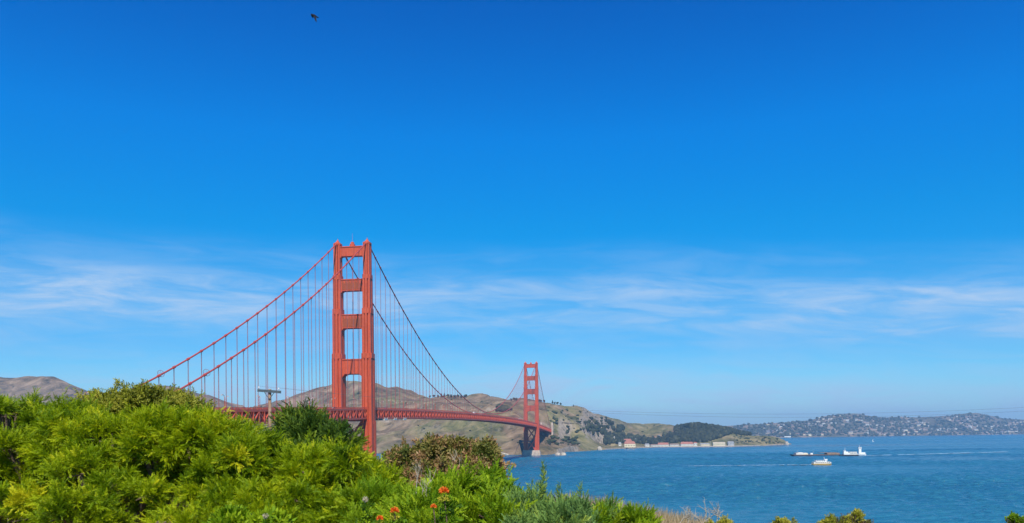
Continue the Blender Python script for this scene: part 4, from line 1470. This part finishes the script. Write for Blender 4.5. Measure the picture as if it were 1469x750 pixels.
protos = [make_far_tree(91, False), make_far_tree(92, True), make_far_tree(93, False)]
used = [False] * 3
spots = [(617, 1.0, 0), (623, 1.15, 2), (629, 1.0, 0), (634, 1.3, 1), (638, 1.4, 1), (643, 1.2, 2), (648, 1.1, 0), (653, 1.05, 2), (657, 1.15, 0), (662, 1.2, 1), (667, 1.0, 0), (669, 1.15, 2),
         (734, .9, 0), (738, 1.1, 2), (741, .9, 0), (774, .9, 2), (777, .8, 0), (781, .9, 0), (793, 1.0, 1), (796, .8, 0), (800, .9, 2), (805, .8, 0), (823, .7, 1)]
for k, (u, sc, kd) in enumerate(spots):
    o = protos[kd] if not used[kd] else copy_tree(protos[kd])
    used[kd] = True
    p = marin.place(u, float(interp(u, SKYLINE)) + .7)
    o.location = (p.x, p.y, p.z - .8)
    o.scale = (sc, sc, sc)
    o.rotation_euler.z = k * 1.3
    where = ('in the row on the ridge above the bridge cables' if u < 700 else 'on the ridge just left of the distant tower' if u < 745 else 'on the ridge behind the distant tower' if u < 785 else 'on the ridge right of the distant tower')
    n_in = sum(1 for uu, _, _ in spots[:k + 1] if (uu < 700) == (u < 700) and (uu < 745) == (u < 745) and (uu < 785) == (u < 785))
    tag(o, '%s dark tree from the left %s' % (ORD[n_in - 1], where), 'tree', 'trees along the far ridge')


# ------------------------------------------------------------------ houses
def house(name, label, base, w_, d_, h_, wall, roof, group=None, roof_h=None, windows=0, rz=0.0, cat='house'):
    o = MB().box((0, 0, h_ / 2 - 2), (w_, d_, h_ + 4)).build(name, wall, None, loc=base, rz=rz)
    tag(o, label, cat, group)
    rh = roof_h or h_ * .5
    e = .6
    a, b = w_ / 2 + e, d_ / 2 + e
    MB().add([(-a, -b, h_ + .003), (a, -b, h_ + .003), (a, b, h_ + .003), (-a, b, h_ + .003), (-a + rh * .5, 0, h_ + rh), (a - rh * .5, 0, h_ + rh)],
             [(3, 2, 1, 0), (0, 1, 5, 4), (2, 3, 4, 5), (3, 0, 4), (1, 2, 5)]).build('roof', roof, o)
    for k in range(windows):
        x = -w_ / 2 + w_ * (k + .5) / windows
        MB().box((x, -d_ / 2 - .05, h_ * .55), (min(1.8, w_ / windows * .5), .2, h_ * .34)).build('window', M['glass'], o)
    return o


G1 = 'harbour buildings under the wooded hill'
house('harbour_house', 'large cream building with red roof at the water edge, left of the long sheds', marin.place(903, 641.5) + Vector((0, 0, -2)), 38, 16, 14, M['cream'], M['redroof'], G1, 9, 7)
house('harbour_house', 'cream house with a red hipped roof just behind the large cream building', marin.place(900, 636.5), 30, 14, 10, M['cream'], M['redroof'], G1, 8, 5)
house('harbour_house', 'white house left of the large cream building', marin.place(889, 639.5), 10, 9, 9, M['offwhite'], M['greyroof'], G1, 4, 3)
house('harbour_house', 'white house right of the large cream building, under the grove', marin.place(911.5, 634.5), 8, 8, 11, M['offwhite'], M['greyroof'], G1, 4, 2)
house('harbour_house', 'small white house among trees above the harbour cove', marin.place(880, 629), 10, 9, 7, M['offwhite'], M['greyroof'], G1, 3, 2)
house('harbour_shed', 'small grey roofed shed near the left end of the long sheds', marin.place(928, 640.2), 16, 10, 6, M['offwhite'], M['greyroof'], G1, 4, 3)
house('harbour_shed', 'low white shed with weathered roof starting the row of long sheds', marin.place(938, 640.4), 26, 12, 5, M['offwhite'], M['brownroof'], G1, 3.5, 5)
house('harbour_shed', 'long white shed with bright red roof, left one of two', marin.place(951, 640.2), 40, 14, 6.5, M['offwhite'], M['redroof'], G1, 7, 8)
house('harbour_shed', 'low white shed with faded roof between the two red roofed sheds', marin.place(967, 640.2), 34, 12, 6.5, M['offwhite'], M['brownroof'], G1, 4, 7)
house('harbour_shed', 'long white shed with taller red roof, right one of two', marin.place(985, 640.0), 46, 15, 8, M['offwhite'], M['redroof'], G1, 8, 9)
house('harbour_shed', 'white gabled shed ending the red roofed row', marin.place(997, 639.8), 12, 13, 11, M['offwhite'], M['redroof'], G1, 4, 2)
house('harbour_shed', 'low cream shed right of the red roofed row', marin.place(1011, 639.6), 32, 11, 7, M['cream'], M['greyroof'], G1, 3, 7)
house('harbour_shed', 'long cream barrack at the foot of the wood', marin.place(1031, 639.4), 44, 13, 10, M['cream'], M['tanwall'], G1, 3.5, 10)
house('harbour_shed', 'pale grey shed at the right end of the harbour row', marin.place(1048, 639.2), 22, 12, 12, M['greywall'], M['greyroof'], G1, 3.5, 4)
for k, (u, y) in enumerate(((939, 629), (945, 627), (950, 630), (932, 631), (966, 634))):
    house('harbour_house', 'small pale house among trees behind the long sheds', marin.place(u, y), 10, 9, 6, M['offwhite'], M['greyroof' if k % 2 else 'redroof'], 'small houses behind the sheds', 3, 2)
# pale sea wall along the harbour shore
sw = MB()
prev_ = None
for u in np.arange(868, 1092, 6.0):
    d_, z_ = marin.column(u)
    j_ = int(np.where(z_ > 0.3)[0][0])
    q_ = at(u, hor(u), float(d_[j_]) - 10)
    if prev_ is not None:
        sw.bar((prev_.x, prev_.y, 1.2), (q_.x, q_.y, 1.2), 3.0, 3.4)
    prev_ = q_
tag(sw.build('sea_wall', M['concrete']), 'long low pale sea wall along the harbour waterline', 'wall')
# harbour timber jetty and flagpole
p = marin.place(902, 642.6)
MB().box((p.x, p.y - 22, 2.6), (46, 7, 1.2)).build('jetty', M['dark_wood'])
j = bpy.data.objects['jetty']
tag(j, 'dark timber jetty on the water below the large cream building', 'jetty')
for k in range(8):
    MB().box((p.x - 21 + 6 * k, p.y - 22, .2), (.8, .8, 4.0)).build('pile', M['dark_wood'], j)
for u, hh, lab in ((1003.5, 26, 'tall pale mast standing right of the red roofed sheds'), (1018, 20, 'shorter pale mast before the cream sheds')):
    p = marin.place(u, 640)
    tag(MB().tube([(p.x, p.y - 8, 0), (p.x, p.y - 8, hh)], [.45, .3], 6).build('mast', M['offwhite']), lab, 'mast')

G2 = 'houses scattered over the far wooded shore'
BIG = [(1318, 610.5, 44, 16, 'offwhite', 'large white block on the far shore below the bare hilltop'), (1326, 609.5, 24, 12, 'cream', 'cream block beside the large white block on the far shore'),
       (1331, 611.5, 26, 12, 'offwhite', 'white terrace right of the cream block on the far shore'), (1244, 610.5, 34, 18, 'offwhite', 'bright white house high on the far wooded hill'),
       (1257, 610, 46, 9, 'offwhite', 'long low white house beside the bright house on the far hill'), (1297, 618, 60, 14, 'cream', 'wide cream apartment block near the far waterline'),
       (1320, 618, 28, 20, 'cream', 'squat cream house below the large white block'), (1345, 619, 22, 26, 'offwhite', 'tall narrow white house on the far shore bluff'),
       (1392, 614, 26, 24, 'offwhite', 'pale tower like house on the right of the far shore'), (1400, 619, 40, 26, 'cream', 'cream apartment block above the right far waterline'),
       (1204, 596.5, 50, 11, 'tanwall', 'tan house near the top of the far wooded hill'), (1178, 599.5, 50, 9, 'offwhite', 'long pale house under the crest of the far hill'),
       (1191, 601, 36, 9, 'offwhite', 'pale house a little below the crest of the far hill'), (1160, 625, 42, 16, 'cream', 'cream waterside building at the left of the far shore'),
       (1220, 622, 40, 18, 'tanwall', 'tan terraced building low on the far shore'), (1129, 626.5, 60, 7, 'white_paint', 'white low boathouse at the left end of the far shore')]
for u, y, w_, h_, mt, lab in BIG:
    house('hillside_house', lab, bel.place(u, y), w_, 14, h_ * .75, M[mt], M['greyroof'], G2, h_ * .25, 0)
walls = ['far_pale', 'far_pale', 'far_cream', 'far_tan', 'far_grey', 'far_tan']
roofs = ['greyroof', 'brownroof', 'greyroof', 'redroof']
n_far = 0
for k in range(600):
    if n_far >= 282:
        break
    u = rr.uniform(1095, 1475)
    top = float(interp(u, BEL_SKY))
    y = rr.uniform(top + 3, float(hor(u)) + 7)
    y = round(y / 3.1) * 3.1 + rr.uniform(-.5, .5) + 1.2 * math.sin(u * .05)
    if (1305 < u < 1345 and y < top + 9) or y < top + 2.5 or mnoise.noise(Vector((u * .035, y * .16, 4.4))) < -0.12:
        continue
    w_, h_ = rr.uniform(10, 36), rr.uniform(5, 10)
    wl = rr.choice(walls)
    n_far += 1
    tone = {'far_pale': 'pale', 'far_cream': 'cream', 'far_tan': 'tan', 'far_grey': 'grey'}[wl]
    house('hillside_house', 'small %s house among trees on the far shore' % tone, bel.place(u, y) + Vector((0, 0, 3)), w_, 12, h_, M[wl], M[rr.choice(roofs)], 'small %s houses on the far shore' % tone, h_ * .3, 0, rr.uniform(-.4, .4))


# ------------------------------------------------------------------ sea rocks and shore foam
def sea_rock(label, px, depth, w_, h_, seed, mat):
    p = at(px, hor(px), depth)
    V, F = blob(seed, 3)
    V = V * np.array([w_ / 2, w_ / 2.4, h_])
    tag(np_mesh('sea_rock', V, F, mat, loc=(p.x, p.y, h_ * .1)), label, 'rock', 'rocks at the foot of the headland')


sea_rock('pale rock stack in the water right of the distant tower pier', 808, 1990, 14, 6, 101, M['palerock'])
sea_rock('low dark rock left of the pale stack near the distant pier', 800, 1985, 15, 6, 102, M['rock'])
sea_rock('pointed pale rock at the headland foot between pier and harbour', 860, 2540, 16, 9, 103, M['palerock'])
sea_rock('jagged pale rock at the very tip of the low point', 1129, 3180, 16, 11, 104, M['palerock'])
sea_rock('low pale rocks at the cliff foot left of the distant pier', 722, 2030, 26, 6, 105, M['palerock'])


def foam_material():
    m, t = material('wake_foam')
    tc = t.n('ShaderNodeTexCoord')
    f = t.noise(tc.outputs['Object'], 0.25, 5.0, .65)
    c = t.ramp(f, [(0.35, (0.16, 0.40, 0.52)), (0.6, (0.62, 0.74, 0.80))])
    p = t.n('ShaderNodeBsdfPrincipled', {'Base Color': c, 'Roughness': .6})
    t.n('ShaderNodeOutputMaterial', {0: p.outputs[0]})
    return m


M['foam'] = foam_material()


def water_pt(px, py, z=0.95):
    k = (py - hor(px)) / FPX
    d = EYE / k
    p = at(px, py, d)
    return Vector((p.x, p.y, z))


def wake(label, a, b, w0, w1, seed):
    """broken foam trail lying on the water from the boat (a) to its end (b)"""
    r_ = random.Random(seed)
    A, B = water_pt(*a), water_pt(*b)
    d = (B - A)
    L = d.length
    d.normalize()
    n_ = Vector((-d.y, d.x, 0))
    mb = MB()
    n = 70
    pts = []
    for i in range(n + 1):
        k = i / n
        wd = (w0 * (1 - k) + w1 * k) * r_.uniform(.45, 1.2) / 2
        c = A + d * L * k + n_ * (r_.uniform(-.3, .3) * w0)
        pts += [c - n_ * wd, c + n_ * wd]
    fs_ = [(2 * i, 2 * i + 1, 2 * i + 3, 2 * i + 2) for i in range(n) if r_.random() > 0.02 + 0.20 * i / n]
    mb.add([tuple(p) for p in pts], fs_)
    tag(mb.build('wake', M['foam']), label, 'wake', kind='stuff')


wake('white wake trailing left behind the yellow and white ferry', (1168, 667, ), (985, 669), 11, 7, 111)
wake('long white wake trailing right behind the barge convoy', (1243, 654), (1445, 648.5), 17, 24, 112)


# ------------------------------------------------------------------ boats
def hull_mesh(L, B, H, bow=0.3, z0=-.8, flare=1.12):
    """hull along +X (bow at +X)"""
    st = [(-L / 2, .86), (-L / 2 + .06 * L, 1.0), (L / 2 - bow * L, 1.0), (L / 2 - bow * .55 * L, .78), (L / 2 - bow * .2 * L, .4), (L / 2, .03)]
    mb = MB()
    vs_ = []
    for i, (x, k) in enumerate(st):
        sh = H * (1 + .28 * max(0, (x - L * .1) / (L * .4)))
        vs_ += [(x * .96, -B / 2 * k * .8, z0), (x, -B / 2 * k * flare, sh), (x, B / 2 * k * flare, sh), (x * .96, B / 2 * k * .8, z0)]
    fs_ = []
    for i in range(len(st) - 1):
        a, b = 4 * i, 4 * i + 4
        fs_ += [(a, b, b + 1, a + 1), (a + 1, b + 1, b + 2, a + 2), (a + 2, b + 2, b + 3, a + 3), (a + 3, b + 3, b, a)]
    fs_ += [(0, 1, 2, 3), tuple(4 * (len(st) - 1) + q for q in (3, 2, 1, 0))]
    return mb.add(vs_, fs_)


# ferry heading right
pf = water_pt(1179, 667.0, 0)
ferry = empty('ferry', pf, R(4), 'white passenger ferry with a yellow lower hull, nearest boat, heading right', 'ferry')
L = 31.0
hull_mesh(L, 8.5, 2.3, .3).build('hull', M['yellow'], ferry)
MB().box((-1.5, 0, 3.75), (L * .86, 8.2, 2.9)).build('main_cabin', M['offwhite'], ferry)
MB().box((-2.0, 0, 6.3), (L * .52, 6.8, 2.2)).box((-2.0, 0, 7.5), (L * .58, 7.6, .25)).build('upper_cabin', M['white_paint'], ferry)
MB().box((6.2, 0, 8.1), (4.0, 4.6, 2.0)).box((6.2, 0, 9.2), (4.8, 5.2, .25)).build('wheelhouse', M['white_paint'], ferry)
MB().bar((4.5, 0, 9.3), (3.4, 0, 12.6), .3).bar((2.6, 0, 11.2), (4.6, 0, 11.2), .18).build('mast', M['white_paint'], ferry)
for k in range(8):
    MB().box((-11 + 3.0 * k, -4.13, 4.0), (1.7, .12, 1.0)).build('window', M['rust'] if k in (5, 6) else M['glass'], ferry)
for k in range(4):
    MB().box((-8 + 3.6 * k, -3.43, 6.5), (2.2, .12, .8)).build('window', M['glass'], ferry)
MB().box((11.5, 0, 3.4), (5.0, 6.6, 1.6)).build('bow_bulwark', M['offwhite'], ferry)

# barge, long and low, heading left
pbg = water_pt(1171, 654.0, 0)
barge = empty('barge', pbg, R(180 + 2), 'long dark low barge with rusty deck loads, left end of the convoy', 'barge')
BL = 104.0
b = MB()
prof = [(-BL / 2, -.9), (-BL / 2, 3.0), (BL / 2 - 3, 3.0), (BL / 2 + 2, 4.0), (BL / 2 - 2, -.9)]
n = len(prof)
b.add([(x, -10.5, z) for x, z in prof] + [(x, 10.5, z) for x, z in prof], [tuple(range(n)), tuple(range(n, 2 * n))[::-1]] + [((i + 1) % n, i, n + i, n + (i + 1) % n) for i in range(n)])
b.build('hull', M['dark_hull'], barge)
MB().box((0, 0, 3.25), (BL - 8, 20, .45)).build('deck', M['rust'], barge)
MB().box((-34, 0, 5.1), (27, 15, 3.0)).box((-24, 0, 7.0), (36, 16, .6)).build('deck_load', M['rust'], barge)
MB().box((34, 0, 5.2), (24, 14, 3.6)).box((36, 0, 7.4), (10, 9, 1.2)).build('deckhouse', M['offwhite'], barge)
MB().box((11, 0, 4.9), (5, 6, 3.2)).build('winch_house', M['white_paint'], barge)
MB().box((25, 0, 4.6), (9, 15, 2.2)).build('deck_load', M['cream'], barge)
MB().bar((40, 0, 7.9), (40, 0, 13), .35).bar((6, 0, 6.4), (6, 0, 11), .3).build('mast', M['greywall'], barge)

ptg = water_pt(1217, 654.2, 0)
tug = empty('tugboat', ptg, R(180), 'dark hulled tug with white deckhouse tied at the right end of the barge', 'tugboat')
hull_mesh(40, 11, 3.0, .35).build('hull', M['dark_hull'], tug)
MB().box((4, 0, 5.0), (14, 8, 3.8)).box((6, 0, 8.2), (9, 6.6, 2.6)).build('deckhouse', M['white_paint'], tug)
MB().box((-9, 0, 6.0), (15, 8.6, 6.0)).build('white_tank', M['offwhite'], tug)
MB().box((8, 0, 10.9), (5, 5, 2.4)).build('wheelhouse', M['white_paint'], tug)
MB().bar((7, 0, 12), (7, 0, 17.5), .4).build('mast', M['white_paint'], tug)
for k in range(3):
    MB().box((6 + 1.5 * k, 2.6, 11.2), (.9, .15, .9)).build('window', M['glass'], tug)
for k in range(4):
    MB().box((-14 + 3.4 * k, 4.36, 6.4), (1.6, .15, 1.4)).build('window', M['glass'], tug)

pw = water_pt(1235.5, 653.3, 0)
wb = empty('workboat', pw, R(178), 'white boat with a very tall white pilot tower following the barge', 'workboat')
hull_mesh(19, 7, 3.6, .35).build('hull', M['white_paint'], wb)
MB().box((-1, 0, 5.2), (13, 6, 3.2)).build('deckhouse', M['white_paint'], wb)
MB().box((3.2, 0, 10.8), (5.2, 4.6, 8.2)).build('tower', M['white_paint'], wb)
MB().box((3.4, 0, 16.2), (6.6, 6.0, 2.6)).box((3.4, 0, 17.7), (7.2, 6.4, .3)).build('wheelhouse', M['white_paint'], wb)
MB().bar((3.2, 0, 17.8), (3.2, 0, 22.5), .4).build('mast', M['white_paint'], wb)
for k in range(3):
    MB().box((1.4 + 1.9 * k, 3.05, 16.3), (1.2, .15, 1.0)).build('window', M['glass'], wb)

ps = water_pt(1252.5, 633.5, 0)
sb = empty('sailboat', ps, R(20), 'tiny white sailboat far out before the inhabited shore', 'sailboat')
hull_mesh(11, 3.2, 1.2, .4).build('hull', M['white_paint'], sb)
MB().tube([(0, 0, 1), (0, 0, 14)], [.12, .07], 6).build('mast', M['greywall'], sb)
MB().add([(-.1, .05, 2), (-4.5, .3, 2), (-.1, .05, 13.5), (-.1, -.05, 2), (-4.5, .2, 2), (-.1, -.05, 13.5)], [(0, 1, 2), (5, 4, 3), (0, 3, 4, 1), (1, 4, 5, 2), (2, 5, 3, 0)]).build('sail', M['white_paint'], sb)
